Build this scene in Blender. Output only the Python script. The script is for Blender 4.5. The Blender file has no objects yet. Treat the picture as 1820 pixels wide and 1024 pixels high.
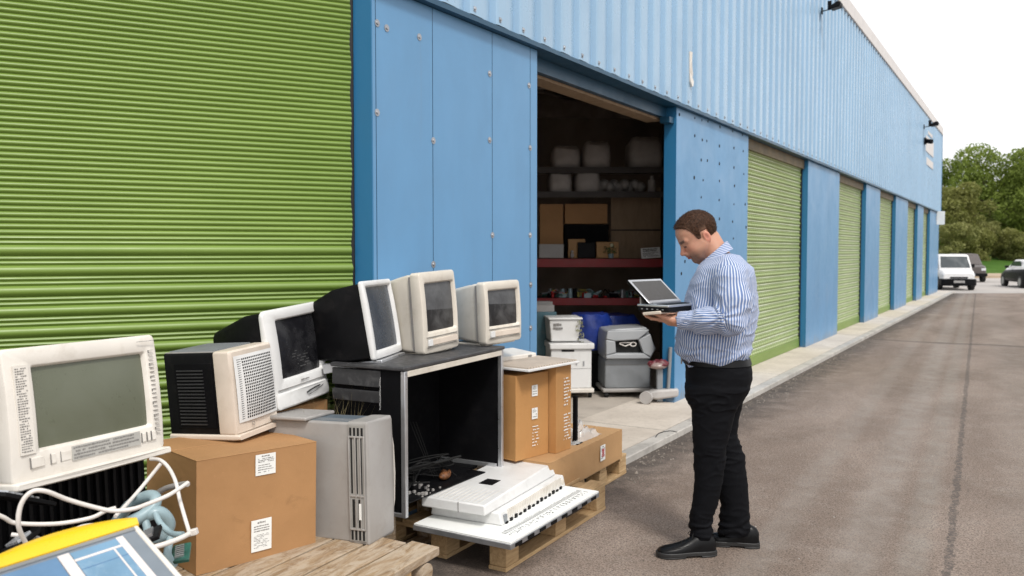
import bpy, bmesh, math, random
import numpy as np
from mathutils import Vector, Matrix, noise
random.seed(7); RNG = np.random.RandomState(5)
SC = bpy.context.scene
COL = SC.collection
rad = math.radians
# ------------------------------------------------------------------ camera geometry (metres; +Y runs along the facade, +X towards the road)
FPX = 1500.; TH = math.atan(925/1500.); PH = math.atan(65/1500.); EYE = 1.55
CR = Vector((math.cos(TH), math.sin(TH), 0)); CFH = Vector((-math.sin(TH), math.cos(TH), 0))
CF = CFH*math.cos(PH) - Vector((0, 0, math.sin(PH))); CU = CR.cross(CF); CC = Vector((0, 0, EYE))
def at(px, py, X=None, z=None, d=None):
    r = CF + CR*((px-910)/FPX) - CU*((py-512)/FPX)
    t = (z-CC.z)/r.z if z is not None else (X/r.x if X is not None else d)
    return CC + r*t
# ------------------------------------------------------------------ materials
def mk(name):
    m = bpy.data.materials.new(name); m.use_nodes = True
    nt = m.node_tree; b = nt.nodes['Principled BSDF']
    return m, nt, b
def N(nt, typ, **k):
    n = nt.nodes.new(typ)
    for a, v in k.items(): setattr(n, a, v)
    return n
def L(nt, a, b): nt.links.new(a, b)
def mixc(nt, fac, a, b, blend='MIX'):
    n = N(nt, 'ShaderNodeMix', data_type='RGBA', blend_type=blend)
    for i, v in ((0, fac), (6, a), (7, b)):
        if isinstance(v, (int, float)): n.inputs[i].default_value = v
        elif isinstance(v, tuple): n.inputs[i].default_value = (*v, 1)
        else: L(nt, v, n.inputs[i])
    return n.outputs[2]
def coord(nt, scale=(1, 1, 1), kind='Object', rot=(0, 0, 0)):
    t = N(nt, 'ShaderNodeTexCoord'); m = N(nt, 'ShaderNodeMapping')
    m.inputs['Scale'].default_value = scale; m.inputs['Rotation'].default_value = rot
    L(nt, t.outputs[kind], m.inputs[0]); return m.outputs[0]
def noi(nt, vec, scale, detail=4, rough=.55, dist=0):
    n = N(nt, 'ShaderNodeTexNoise'); n.inputs['Scale'].default_value = scale; n.inputs['Detail'].default_value = detail
    n.inputs['Roughness'].default_value = rough; n.inputs['Distortion'].default_value = dist
    L(nt, vec, n.inputs['Vector']); return n.outputs[0]
def ramp(nt, fac, stops):
    r = N(nt, 'ShaderNodeValToRGB'); e = r.color_ramp.elements
    while len(e) < len(stops): e.new(.5)
    for i, (p, c) in enumerate(stops):
        e[i].position = p; e[i].color = (*c, 1) if isinstance(c, tuple) else (c, c, c, 1)
    L(nt, fac, r.inputs[0]); return r.outputs[0]
def mth(nt, op, a, b=None):
    n = N(nt, 'ShaderNodeMath', operation=op)
    for i, v in ((0, a), (1, b)):
        if v is None: continue
        if isinstance(v, (int, float)): n.inputs[i].default_value = v
        else: L(nt, v, n.inputs[i])
    return n.outputs[0]
def bump(nt, b, h, strength, dist=.01):
    n = N(nt, 'ShaderNodeBump'); n.inputs['Strength'].default_value = strength; n.inputs['Distance'].default_value = dist
    L(nt, h, n.inputs['Height']); L(nt, n.outputs[0], b.inputs['Normal'])
def M(name, col, rough=.5, metal=0., var=.12, scale=5., dirt=None, dirt_amt=.25, bmp=.15, bsc=180., bdist=.001, stretch=(1, 1, 1), spec=.5, coat=0):
    m, nt, b = mk(name)
    v = coord(nt, stretch); n1 = noi(nt, v, scale, 5)
    dark = tuple(c*(1-var*1.6) for c in col); lite = tuple(min(1, c*(1+var)) for c in col)
    c = ramp(nt, n1, [(.3, dark), (.7, lite)])
    if dirt:
        n2 = noi(nt, v, scale*2.7, 7, .7, .4)
        f = ramp(nt, n2, [(.52, 0.), (.75, dirt_amt)])
        c = mixc(nt, f, c, dirt)
    L(nt, c, b.inputs['Base Color'])
    n3 = noi(nt, v, scale*4, 6, .65)
    L(nt, ramp(nt, n3, [(.3, max(.03, rough-.1)), (.7, min(1, rough+.12))]), b.inputs['Roughness'])
    b.inputs['Metallic'].default_value = metal
    b.inputs['Specular IOR Level'].default_value = spec
    b.inputs['Coat Weight'].default_value = coat
    if bmp: bump(nt, b, noi(nt, v, bsc, 3), bmp, bdist)
    return m
# ------------------------------------------------------------------ object helpers
def setp(o, label=None, cat=None, group=None, kind=None):
    if label: o['label'] = label
    if cat: o['category'] = cat
    if group: o['group'] = group
    if kind: o['kind'] = kind
    return o
def empty(name, label, cat, loc=(0, 0, 0), mat3=None, rotz=0, group=None):
    o = bpy.data.objects.new(name, None); COL.objects.link(o); o.empty_display_size = .05
    if mat3 is not None: o.matrix_world = Matrix.Translation(Vector(loc)) @ mat3.to_4x4()
    else: o.location = loc; o.rotation_euler = (0, 0, rotz)
    return setp(o, label, cat, group)
def frame(P):
    """placement of a boxy thing by its front lower corner: x out of the front, y along the width, z up"""
    x, y, z, yaw, tilt, roll = P
    yaw, tilt, roll = rad(yaw), rad(tilt), rad(roll)
    n = Vector((math.cos(yaw), math.sin(yaw), 0)); w = Vector((-math.sin(yaw), math.cos(yaw), 0)); up = Vector((0, 0, 1))
    n2 = n*math.cos(tilt)+up*math.sin(tilt); u2 = up*math.cos(tilt)-n*math.sin(tilt)
    w3 = w*math.cos(roll)+u2*math.sin(roll); u3 = u2*math.cos(roll)-w*math.sin(roll)
    return (x, y, z), Matrix((n2, w3, u3)).transposed()
def thing(name, label, cat, P, group=None):
    l, m = frame(P); return empty(name, label, cat, l, m, group=group)
class MB:
    def __init__(s): s.v = []; s.f = []; s.mi = []; s.cur = 0
    def add(s, vs, fs, T=None):
        o = len(s.v)
        s.v += [tuple(T @ Vector(p)) for p in vs] if T is not None else [tuple(p) for p in vs]
        for f in fs: s.f.append(tuple(i+o for i in f)); s.mi.append(s.cur)
        return s
    def box(s, x0, x1, y0, y1, z0, z1, T=None):
        vs = [(x, y, z) for x in (x0, x1) for y in (y0, y1) for z in (z0, z1)]
        return s.add(vs, [(0, 1, 3, 2), (4, 6, 7, 5), (0, 4, 5, 1), (2, 3, 7, 6), (0, 2, 6, 4), (1, 5, 7, 3)], T)
    def rings(s, rs, cap0=True, cap1=True, closed=True, T=None):
        n = len(rs[0]); vs = [p for r in rs for p in r]; fs = []
        for i in range(len(rs)-1):
            for j in range(n if closed else n-1):
                k = (j+1) % n; fs.append((i*n+j, i*n+k, (i+1)*n+k, (i+1)*n+j))
        if cap0: fs.append(tuple(range(n))[::-1])
        if cap1: fs.append(tuple((len(rs)-1)*n+j for j in range(n)))
        return s.add(vs, fs, T)
    def tube(s, pts, r, seg=10, caps=True):
        pts = [Vector(p) for p in pts]; rs = []; up = Vector((0, 0, 1)); prev = None
        for i, p in enumerate(pts):
            t = (pts[min(i+1, len(pts)-1)]-pts[max(i-1, 0)]).normalized()
            if prev is None:
                a = t.cross(up) if abs(t.dot(up)) < .95 else t.cross(Vector((1, 0, 0)))
            else: a = prev - t*prev.dot(t)
            a.normalize(); prev = a; b = t.cross(a); rr = r[i] if isinstance(r, (list, tuple)) else r
            rs.append([p+(a*math.cos(q)+b*math.sin(q))*rr for q in [2*math.pi*k/seg for k in range(seg)]])
        return s.rings(rs, caps, caps)
    def cyl(s, p0, p1, r0, r1=None, seg=16): return s.tube([p0, p1], [r0, r0 if r1 is None else r1], seg)
    def prism(s, poly, axis, a0, a1, T=None):
        def P(p, a):
            return (a, p[0], p[1]) if axis == 'x' else ((p[0], a, p[1]) if axis == 'y' else (p[0], p[1], a))
        return s.rings([[P(p, a0) for p in poly], [P(p, a1) for p in poly]], T=T)
    def ball(s, c, r, seg=12, T=None):
        rx, ry, rz = (r, r, r) if isinstance(r, (int, float)) else r
        rs = [[(c[0]+rx*math.sin(a)*math.cos(q), c[1]+ry*math.sin(a)*math.sin(q), c[2]+rz*math.cos(a)) for q in [2*math.pi*k/seg for k in range(seg)]] for a in [math.pi*(i+.5)/(seg//2+1) for i in range(seg//2+1)]]
        return s.rings(rs, T=T)
    def build(s, name, mats, parent=None, smooth=False, bevel=0, bseg=2, angle=35):
        me = bpy.data.meshes.new(name); me.from_pydata(s.v, [], s.f); 
        for m in (mats if isinstance(mats, (list, tuple)) else [mats]): me.materials.append(m)
        if max(s.mi, default=0): me.polygons.foreach_set('material_index', s.mi)
        bm = bmesh.new(); bm.from_mesh(me); bmesh.ops.recalc_face_normals(bm, faces=bm.faces); bm.to_mesh(me); bm.free()
        o = bpy.data.objects.new(name, me); COL.objects.link(o)
        if parent is not None: o.parent = parent
        if bevel:
            md = o.modifiers.new('Bevel', 'BEVEL'); md.width = bevel; md.segments = bseg; md.limit_method = 'ANGLE'; md.angle_limit = rad(angle); md.harden_normals = False
        if smooth or bevel:
            me.polygons.foreach_set('use_smooth', [True]*len(me.polygons))
            me.set_sharp_from_angle(angle=rad(50 if bevel else 40))
        return o
def rr(y0, y1, z0, z1, r, x, n=5, warp=None):
    """rounded rectangle ring in the y-z plane at x"""
    r = min(r, (y1-y0)/2-1e-4, (z1-z0)/2-1e-4); P = []
    for cy, cz, a0 in ((y1-r, z1-r, 0), (y0+r, z1-r, 90), (y0+r, z0+r, 180), (y1-r, z0+r, 270)):
        for k in range(n+1):
            a = rad(a0+90*k/n); y, z = cy+r*math.cos(a), cz+r*math.sin(a)
            P.append((x + (warp(y, z) if warp else 0), y, z))
    # extra points along the sides so that warps read
    Q = []
    for i, p in enumerate(P):
        q = P[(i+1) % len(P)]; Q.append(p)
        if (i+1) % (n+1) == 0:
            for t in (.25, .5, .75):
                y, z = p[1]+(q[1]-p[1])*t, p[2]+(q[2]-p[2])*t
                Q.append((x + (warp(y, z) if warp else 0), y, z))
    return Q
def spline(pts, n=12):
    pts = [Vector(p) for p in pts]; out = []
    for i in range(len(pts)-1):
        a, b, c, d = pts[max(i-1, 0)], pts[i], pts[i+1], pts[min(i+2, len(pts)-1)]
        for k in range(n):
            t = k/n; out.append(.5*((2*b)+(c-a)*t+(2*a-5*b+4*c-d)*t*t+(3*b-a-3*c+d)*t**3))
    return out+[pts[-1]]
def copy_tree(o, parent=None):
    c = o.copy(); COL.objects.link(c)
    if parent is not None: c.parent = parent
    for ch in list(o.children): copy_tree(ch, c)
    return c
# ------------------------------------------------------------------ materials used
WHITE_PL = M('old_white_plastic', (.72, .68, .62), .42, var=.06, scale=3., dirt=(.36, .30, .22), dirt_amt=.38)
WHITE2 = M('cool_white_plastic', (.72, .72, .71), .38, var=.05, scale=3., dirt=(.36, .34, .31), dirt_amt=.3)
BEIGE_PL = M('beige_plastic', (.66, .61, .53), .45, var=.08, scale=3., dirt=(.36, .28, .19), dirt_amt=.38)
CREAM = M('cream_plastic', (.68, .59, .50), .45, var=.06, dirt=(.40, .30, .20), dirt_amt=.22)
GREY_PL = M('warm_grey_plastic', (.335, .32, .305), .42, var=.07, dirt=(.20, .17, .13), dirt_amt=.25)
GREY_DK = M('slate_grey_plastic', (.23, .245, .26), .4, var=.08, dirt=(.12, .11, .1))
BLACK_PL = M('black_plastic', (.005, .005, .006), .5, var=.2, dirt=(.035, .03, .028), dirt_amt=.25, spec=.13)
BLACK_MT = M('matt_black_board', (.004, .004, .005), .7, var=.2, dirt=(.03, .027, .024), dirt_amt=.2, spec=.1)
SLOT = M('dark_slot', (.006, .006, .006), .8, var=.1, bmp=0)
ALU = M('brushed_aluminium', (.62, .63, .65), .34, .85, var=.06, bmp=.1)
STEEL = M('galvanised_steel', (.42, .43, .45), .4, .8, var=.15)
PAPER = M('paper', (.80, .81, .79), .7, var=.03, bmp=.05)
INK = M('print_ink', (.03, .03, .035), .6, var=.1, bmp=0)
INKG = M('grey_print', (.22, .21, .20), .6, var=.1, bmp=0)
RED = M('red_rack_paint', (.28, .012, .014), .45, var=.12, dirt=(.06, .02, .02))
CABLE = M('white_cable', (.70, .66, .62), .45, var=.06, dirt=(.35, .3, .25), dirt_amt=.2)
TEAL = M('pale_teal_plastic', (.27, .37, .40), .38, var=.1, dirt=(.16, .18, .18))
RUBBER = M('black_rubber', (.007, .007, .007), .6, var=.2, spec=.25)
BLUEBAG = M('blue_tarpaulin', (.01, .035, .24), .4, var=.25, bmp=.4, bsc=30, bdist=.01)
def glass_mat(name, col, rough=.12, var=.35, dust=(.12, .12, .13), amt=.35, scale=6):
    m, nt, b = mk(name); v = coord(nt)
    n = noi(nt, v, scale, 6, .65, .6); n2 = noi(nt, v, scale*9, 5, .7)
    c = mixc(nt, ramp(nt, n, [(.45, 0.), (.75, amt)]), tuple(col), dust)
    L(nt, c, b.inputs['Base Color'])
    L(nt, ramp(nt, mth(nt, 'ADD', mth(nt, 'MULTIPLY', n, .6), mth(nt, 'MULTIPLY', n2, .4)), [(.35, rough), (.7, rough+.25)]), b.inputs['Roughness'])
    return m
SCR_GREEN = glass_mat('grey_green_tube', (.115, .125, .085), .22, dust=(.17, .18, .14), amt=.3)
SCR_BLK = glass_mat('dark_tube', (.008, .008, .010), .14, dust=(.09, .09, .095))
SCR_BLUE = glass_mat('blue_grey_tube', (.018, .030, .050), .14, dust=(.08, .10, .13))
SCR_DUST_REFL = glass_mat('dusty_tube_painted_reflection', (.010, .010, .011), .3, dust=(.20, .20, .20), amt=.4, scale=9)
m_ = SCR_DUST_REFL; nt_ = m_.node_tree; b_ = nt_.nodes['Principled BSDF']; src_ = b_.inputs['Base Color'].links[0].from_socket
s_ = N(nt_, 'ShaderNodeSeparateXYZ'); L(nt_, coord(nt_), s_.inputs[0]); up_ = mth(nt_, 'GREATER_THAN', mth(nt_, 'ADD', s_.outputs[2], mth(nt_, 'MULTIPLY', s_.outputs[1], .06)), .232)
L(nt_, mixc(nt_, mth(nt_, 'MULTIPLY', up_, mth(nt_, 'MULTIPLY', noi(nt_, coord(nt_), 14, 6, .7), .7)), src_, (.16, .165, .175)), b_.inputs['Base Color'])  # upper part lightened: reflection painted into the screen colour, over the dust
SCR_GREY = glass_mat('matt_grey_screen', (.055, .052, .05), .4, dust=(.09, .085, .08), amt=.3)
def card_mat(name, col):
    m, nt, b = mk(name); v = coord(nt)
    fine = noi(nt, coord(nt, (3, 3, 40)), 60, 4, .6); big = noi(nt, v, 3, 5)
    c = mixc(nt, ramp(nt, big, [(.3, 0.), (.75, 1.)]), tuple(x*.86 for x in col), tuple(x*1.06 for x in col))
    c = mixc(nt, ramp(nt, fine, [(.4, 0.), (.7, .3)]), c, tuple(x*.55 for x in col)); c = mixc(nt, ramp(nt, noi(nt, v, 7, 8, .75, 1.), [(.60, 0.), (.72, .35)]), c, tuple(x*.55 for x in col))
    sp = noi(nt, v, 90, 3, .6); c = mixc(nt, ramp(nt, sp, [(.70, 0.), (.74, .5)]), c, tuple(min(1, x*1.7) for x in col))
    L(nt, c, b.inputs['Base Color']); b.inputs['Roughness'].default_value = .72; b.inputs['Specular IOR Level'].default_value = .25
    bump(nt, b, noi(nt, v, 5, 3), .35, .02); return m
CARD = card_mat('kraft_cardboard', (.43, .235, .105))
CARD2 = card_mat('orange_cardboard', (.52, .27, .10))
CARD3 = card_mat('pale_cardboard', (.48, .285, .135))
def wood_mat(name, a, bcol, c3, rough=.75, weather=None, dims=(14, 1.2, 14)):
    m, nt, b = mk(name); v = coord(nt, dims)
    n = noi(nt, v, 3.2, 8, .62, 1.2); n2 = noi(nt, coord(nt, tuple(d*3 for d in dims)), 5, 5, .7)
    c = ramp(nt, n, [(.28, c3), (.45, a), (.68, bcol)])
    c = mixc(nt, ramp(nt, n2, [(.45, 0.), (.7, .45)]), c, c3)
    if weather:
        n4 = noi(nt, coord(nt, (5, 1.4, 5)), 4, 8, .75, .8)
        c = mixc(nt, ramp(nt, n4, [(.42, 0.), (.58, .85)]), c, weather)
    L(nt, c, b.inputs['Base Color']); b.inputs['Roughness'].default_value = rough; b.inputs['Specular IOR Level'].default_value = .25
    bump(nt, b, mth(nt, 'ADD', n, mth(nt, 'MULTIPLY', n2, .5)), .5, .004); return m
PINE = wood_mat('pallet_pine', (.43, .29, .15), (.56, .39, .215), (.30, .18, .085))
PINE_X = wood_mat('pallet_pine_cross', (.43, .29, .15), (.56, .39, .215), (.30, .18, .085), dims=(1.2, 14, 14))
OLDWOOD = wood_mat('weathered_planks', (.28, .19, .11), (.42, .30, .18), (.11, .065, .035), weather=(.46, .38, .29))
PLY = wood_mat('plywood', (.27, .19, .12), (.32, .23, .15), (.20, .14, .085), dims=(2, 2, .6))
# ================================================================== ENVIRONMENT
w = bpy.data.worlds.new('World'); SC.world = w; w.use_nodes = True
nt = w.node_tree; bg = nt.nodes['Background']
SUN_EL, SUN_AZ = 52., 122.     # azimuth measured from +X towards +Y of the direction the light comes from
sky = N(nt, 'ShaderNodeTexSky', sky_type='NISHITA', sun_disc=False)
sky.sun_elevation = rad(SUN_EL); sky.sun_rotation = rad(SUN_AZ); sky.air_density = 1.0; sky.dust_density = 4.0; sky.ozone_density = 1.0
hs = N(nt, 'ShaderNodeHueSaturation'); hs.inputs['Saturation'].default_value = .22; hs.inputs['Value'].default_value = 1.0
L(nt, sky.outputs[0], hs.inputs['Color'])
cl = noi(nt, coord(nt, (1, 1, 3), 'Generated'), 1.6, 6, .6, .4)
L(nt, mixc(nt, ramp(nt, cl, [(.3, .35), (.8, .8)]), hs.outputs[0], (13.5, 13.6, 13.8)), bg.inputs[0])
bg.inputs[1].default_value = .085
sd = bpy.data.lights.new('sun', 'SUN'); sd.energy = 1.5; sd.angle = rad(10); sd.color = (1, .955, .89)
so = bpy.data.objects.new('sun', sd); COL.objects.link(so)
ld = Vector((math.cos(rad(SUN_EL))*.80, math.cos(rad(SUN_EL))*-.60, math.sin(rad(SUN_EL))))
so.rotation_euler = ld.to_track_quat('Z', 'Y').to_euler()
sky.sun_rotation = math.atan2(ld.x, ld.y)
so.location = (6, -4, 12)
cd = bpy.data.cameras.new('camera'); cam = bpy.data.objects.new('camera', cd); COL.objects.link(cam); SC.camera = cam
cd.sensor_width = 36; cd.lens = 36*FPX/1820; cd.clip_end = 2000; cd.clip_start = .05
cam.location = CC; cam.rotation_euler = (-CF).to_track_quat('Z', 'Y').to_euler()
cam.matrix_world = Matrix.Translation(CC) @ Matrix((CR, CU, -CF)).transposed().to_4x4()
cd.dof.use_dof = True; cd.dof.focus_distance = 3.7; cd.dof.aperture_fstop = 4.0
SC.view_settings.view_transform = 'Standard'; SC.view_settings.look = 'None'; SC.view_settings.exposure = .54; SC.view_settings.gamma = 1

# ------------------------------------------------------------------ ground
def sep(nt, v):
    s = N(nt, 'ShaderNodeSeparateXYZ'); L(nt, v, s.inputs[0]); return s.outputs
m, nt, b = mk('worn_asphalt'); ASPH = m
v = coord(nt); X, Y, Z = sep(nt, v)
big = noi(nt, coord(nt, (1, .35, 1)), 1.1, 7, .6, .5); mid = noi(nt, v, 5, 7, .7); fine = noi(nt, v, 110, 3, .7)
c = ramp(nt, big, [(.28, (.185, .138, .108)), (.5, (.26, .20, .162)), (.68, (.36, .285, .237))])
c = mixc(nt, ramp(nt, mid, [(.48, 0.), (.72, .42)]), c, (.38, .325, .28)); c = mixc(nt, ramp(nt, noi(nt, v, 42, 4, .8), [(.40, .5), (.50, 0.)]), c, (.09, .072, .06))
c = mixc(nt, ramp(nt, fine, [(.38, .75), (.52, 0.)]), c, (.035, .030, .028))
c = mixc(nt, ramp(nt, fine, [(.60, 0.), (.72, .5)]), c, (.36, .33, .30))
a0, a1 = at(1685, 1010, z=0), at(1722, 640, z=0)
sl = (a1.x-a0.x)/(a1.y-a0.y)
dx = mth(nt, 'SUBTRACT', X, mth(nt, 'ADD', mth(nt, 'MULTIPLY', Y, sl), a0.x-sl*a0.y))
jag = mth(nt, 'ADD', dx, mth(nt, 'MULTIPLY', mth(nt, 'SUBTRACT', noi(nt, v, 9, 5, .7), .5), .09))
line = mth(nt, 'LESS_THAN', mth(nt, 'ABSOLUTE', jag), .020)
line = mth(nt, 'MULTIPLY', line, ramp(nt, noi(nt, v, 30, 3, .7), [(.38, .25), (.55, 1.)]))
c = mixc(nt, mth(nt, 'MULTIPLY', line, .68), c, (.065, .058, .055))
def band(off, wd, col, amt, c):
    t = mth(nt, 'ABSOLUTE', mth(nt, 'ADD', dx, off))
    f = ramp(nt, mth(nt, 'DIVIDE', t, wd), [(.35, 1.), (1., 0.)])
    f = mth(nt, 'MULTIPLY', f, mth(nt, 'MULTIPLY', ramp(nt, mid, [(.3, .2), (.65, 1.)]), amt))
    return mixc(nt, f, c, col)
c = band(.42, .16, (.30, .27, .24), .55, c); c = band(.85, .12, (.29, .26, .23), .4, c); c = band(-.5, .3, (.27, .24, .21), .3, c)
c = band(.16, .10, (.27, .25, .22), .45, c)
# darker strip mixed into the colour by the kerb and a cross seam
ed = ramp(nt, mth(nt, 'ADD', mth(nt, 'MULTIPLY', X, -1), mth(nt, 'MULTIPLY', mid, .35)), [(0., 0.), (1., 0.)])
kd = ramp(nt, mth(nt, 'ADD', mth(nt, 'DIVIDE', mth(nt, 'ADD', X, 2.5), .55), mth(nt, 'MULTIPLY', mth(nt, 'SUBTRACT', mid, .5), 1.6)), [(.1, .75), (.9, 0.)])
c = mixc(nt, kd, c, (.045, .041, .038))
s0 = at(1700, 611, z=0).y
ys = mth(nt, 'ABSOLUTE', mth(nt, 'ADD', mth(nt, 'SUBTRACT', Y, s0), mth(nt, 'MULTIPLY', mth(nt, 'SUBTRACT', noi(nt, v, 1.2, 4), .5), .5)))
c = mixc(nt, ramp(nt, ys, [(.05, .6), (.14, 0.)]), c, (.06, .05, .045))
L(nt, c, b.inputs['Base Color']); b.inputs['Roughness'].default_value = .9; b.inputs['Specular IOR Level'].default_value = .25
bump(nt, b, mth(nt, 'ADD', fine, mth(nt, 'MULTIPLY', mid, .6)), .7, .006)
setp(MB().add([(-600, -600, 0), (600, -600, 0), (600, 900, 0), (-600, 900, 0)], [(0, 1, 2, 3)]).build('road', ASPH), kind='structure')
m, nt, b = mk('pavement_concrete'); CONC = m
v = coord(nt); X, Y, Z = sep(nt, v)
n = noi(nt, v, 1.7, 8, .62, .4); n2 = noi(nt, v, 26, 6, .7)
c = ramp(nt, n, [(.28, (.45, .395, .335)), (.55, (.57, .51, .44)), (.75, (.64, .58, .51))])
c = mixc(nt, ramp(nt, n2, [(.5, 0.), (.75, .4)]), c, (.24, .21, .18))
jy = mth(nt, 'ABSOLUTE', mth(nt, 'SUBTRACT', mth(nt, 'FRACT', mth(nt, 'DIVIDE', Y, 1.9)), .5))
c = mixc(nt, mth(nt, 'MULTIPLY', mth(nt, 'LESS_THAN', jy, .0035), .75), c, (.13, .115, .10))
L(nt, c, b.inputs['Base Color']); b.inputs['Roughness'].default_value = .85; b.inputs['Specular IOR Level'].default_value = .3
bump(nt, b, n2, .4, .003)
KERBC = M('kerb_concrete', (.44, .415, .38), .85, var=.14, scale=3, dirt=(.13, .12, .105), dirt_amt=.6, bmp=.5, bsc=60, bdist=.004)
YB = 35.0
sb = MB(); sb.box(-3.4, -2.60, 5.42, YB+.9, -.05, .05)
setp(sb.build('pavement', CONC), kind='structure')
kb = MB(); yy = 5.42
while yy < YB+.9:
    kb.box(-2.597, -2.48, yy, min(yy+.955, YB+.9), -.05, .052+random.uniform(-.001, .001)); yy += .963
setp(kb.build('kerb', KERBC, bevel=.008), kind='structure')
FLOORC = M('workshop_floor', (.44, .39, .335), .8, var=.12, scale=1.5, dirt=(.14, .12, .10), dirt_amt=.5)
setp(MB().box(-16, -3.4, 3.6, 12.0, -.05, .0515).build('floor', FLOORC), kind='structure')
# far forecourt, sidewalk strip and lawn
FORE = M('pale_concrete_yard', (.40, .37, .345), .85, var=.08, scale=.4, dirt=(.22, .2, .18), dirt_amt=.4)
def strip(name, d0, d1, z0, z1, mat, kind='structure', x0=-60, x1=60, n=24, ripple=0):
    mb = MB(); A = []; B = []
    for i in range(n+1):
        s = x0+(x1-x0)*i/n
        pa = CFH*d0+CR*s; pb = CFH*d1+CR*s
        A.append((pa.x, pa.y, z0)); B.append((pb.x, pb.y, z1+ripple*math.sin(i*1.7)))
    mb.rings([A, B], False, False, closed=False)
    return setp(mb.build(name, mat, smooth=True), kind=kind)
strip('forecourt', 31.2, 49, .004, .004, FORE)
SIDEW = M('tan_sidewalk', (.40, .31, .22), .85, var=.08, scale=.6)
mb = MB(); pa = CFH*49+CR*-60; pb = CFH*49+CR*60; q = CFH*5.5
mb.add([tuple(pa), tuple(pb), (pb.x, pb.y, .14), (pa.x, pa.y, .14), (pb.x+q.x, pb.y+q.y, .14), (pa.x+q.x, pa.y+q.y, .14)], [(0, 1, 2, 3), (3, 2, 4, 5)])
setp(mb.build('sidewalk', SIDEW), kind='structure')
m, nt, b = mk('lawn'); v = coord(nt)
c = ramp(nt, noi(nt, v, .5, 6, .7), [(.3, (.035, .085, .012)), (.7, (.075, .15, .025))])
L(nt, c, b.inputs['Base Color']); b.inputs['Roughness'].default_value = .95; b.inputs['Specular IOR Level'].default_value = .1
strip('lawn', 54.4, 66, .13, 1.05, m, kind='structure'); strip('hill', 66, 300, 1.04, 3.5, m, kind='structure', x0=-250, x1=250, ripple=.3)

# ================================================================== BUILDING
def paint(name, col, dirtc, amt=.18, rough=.38, scr=True, streak=(1.6, 1.6, .5)):
    m, nt, b = mk(name); v = coord(nt)
    n = noi(nt, coord(nt, streak), 1.3, 6, .6); n2 = noi(nt, v, 2.2, 8, .7, .3)
    c = ramp(nt, n, [(.3, tuple(x*.93 for x in col)), (.7, tuple(min(1, x*1.05) for x in col))])
    c = mixc(nt, ramp(nt, n2, [(.5, 0.), (.8, amt)]), c, dirtc)
    if scr:
        n3 = noi(nt, coord(nt, (30, 9, 3)), 1.5, 7, .75); c = mixc(nt, ramp(nt, n3, [(.70, 0.), (.735, .55)]), c, (.62, .66, .70))
    g_ = sep(nt, v)[2]; nd = noi(nt, coord(nt, (9, 9, 3)), 1.4, 6, .7)
    spl = mth(nt, 'SUBTRACT', mth(nt, 'MULTIPLY', nd, 1.15), mth(nt, 'MULTIPLY', g_, 1.5)); c = mixc(nt, ramp(nt, spl, [(.30, 0.), (.62, .55)]), c, (.20, .17, .14))
    stn = noi(nt, coord(nt, (14, 14, .55)), 1.3, 5, .7); c = mixc(nt, ramp(nt, stn, [(.64, 0.), (.76, .28)]), c, dirtc)
    L(nt, c, b.inputs['Base Color'])
    L(nt, ramp(nt, n2, [(.3, rough-.1), (.75, rough+.15)]), b.inputs['Roughness'])
    bump(nt, b, noi(nt, coord(nt, (1, 1, .6)), 1.6, 3), .25, .03)
    return m
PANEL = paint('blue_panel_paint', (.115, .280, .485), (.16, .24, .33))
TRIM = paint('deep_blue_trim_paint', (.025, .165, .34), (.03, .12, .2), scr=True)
CLAD = paint('pale_blue_cladding_paint', (.30, .46, .62), (.22, .33, .45), scr=False, streak=(.8, .8, .3), rough=.3)
FLASH = paint('dark_blue_flashing_paint', (.010, .065, .125), (.05, .06, .07), scr=False)
def shutter_mat(name, grid):
    m, nt, b = mk(name); v = coord(nt); X, Y, Z = sep(nt, v)
    n = noi(nt, coord(nt, (1, .4, 2)), 1.2, 6, .65)
    c = ramp(nt, n, [(.3, (.20, .27, .075)), (.7, (.26, .335, .105))] if grid else [(.3, (.135, .215, .034)), (.7, (.185, .278, .052))])
    n2 = noi(nt, coord(nt, (3, 1, 14)), 3, 7, .7); c = mixc(nt, ramp(nt, n2, [(.6, 0.), (.85, .0 if grid else .15)]), c, (.20, .27, .08))
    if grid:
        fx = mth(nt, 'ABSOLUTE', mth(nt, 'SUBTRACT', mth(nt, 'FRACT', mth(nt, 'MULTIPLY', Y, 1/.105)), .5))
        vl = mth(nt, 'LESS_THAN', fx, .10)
        fz = mth(nt, 'FRACT', mth(nt, 'MULTIPLY', mth(nt, 'SUBTRACT', Z, .155), 1/.094)); hl = mth(nt, 'LESS_THAN', fz, .15)  # pale lines at the slat edges: highlights painted into the colour
        line_fade = ramp(nt, noi(nt, v, .8, 4, .6), [(.35, .45), (.6, .95)])  # noise that fades the painted lines unevenly
        c = mixc(nt, mth(nt, 'MULTIPLY', hl, line_fade), c, (.74, .78, .62))
        c = mixc(nt, mth(nt, 'MULTIPLY', vl, mth(nt, 'MULTIPLY', line_fade, .7)), c, (.58, .64, .44))
    L(nt, c, b.inputs['Base Color']); b.inputs['Roughness'].default_value = .26
    L(nt, ramp(nt, n2, [(.3, .34), (.8, .52)]), b.inputs['Roughness'])
    return m
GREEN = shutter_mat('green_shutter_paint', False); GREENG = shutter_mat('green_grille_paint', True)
BROWN = M('olive_lintel_paint', (.16, .12, .06), .6, var=.2)
BLACKG = M('door_guide_black', (.01, .01, .012), .5)
WHT = M('white_eaves', (.66, .63, .61), .5, var=.05, dirt=(.4, .37, .33))
INW = M('block_wall', (.30, .25, .21), .85, var=.25, scale=1.5)  # the wall's own base colour
INC = M('ceiling_sheet', (.72, .64, .56), .7, var=.2)
BEAM = M('rafter_steel', (.30, .25, .22), .6, var=.2)
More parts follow.
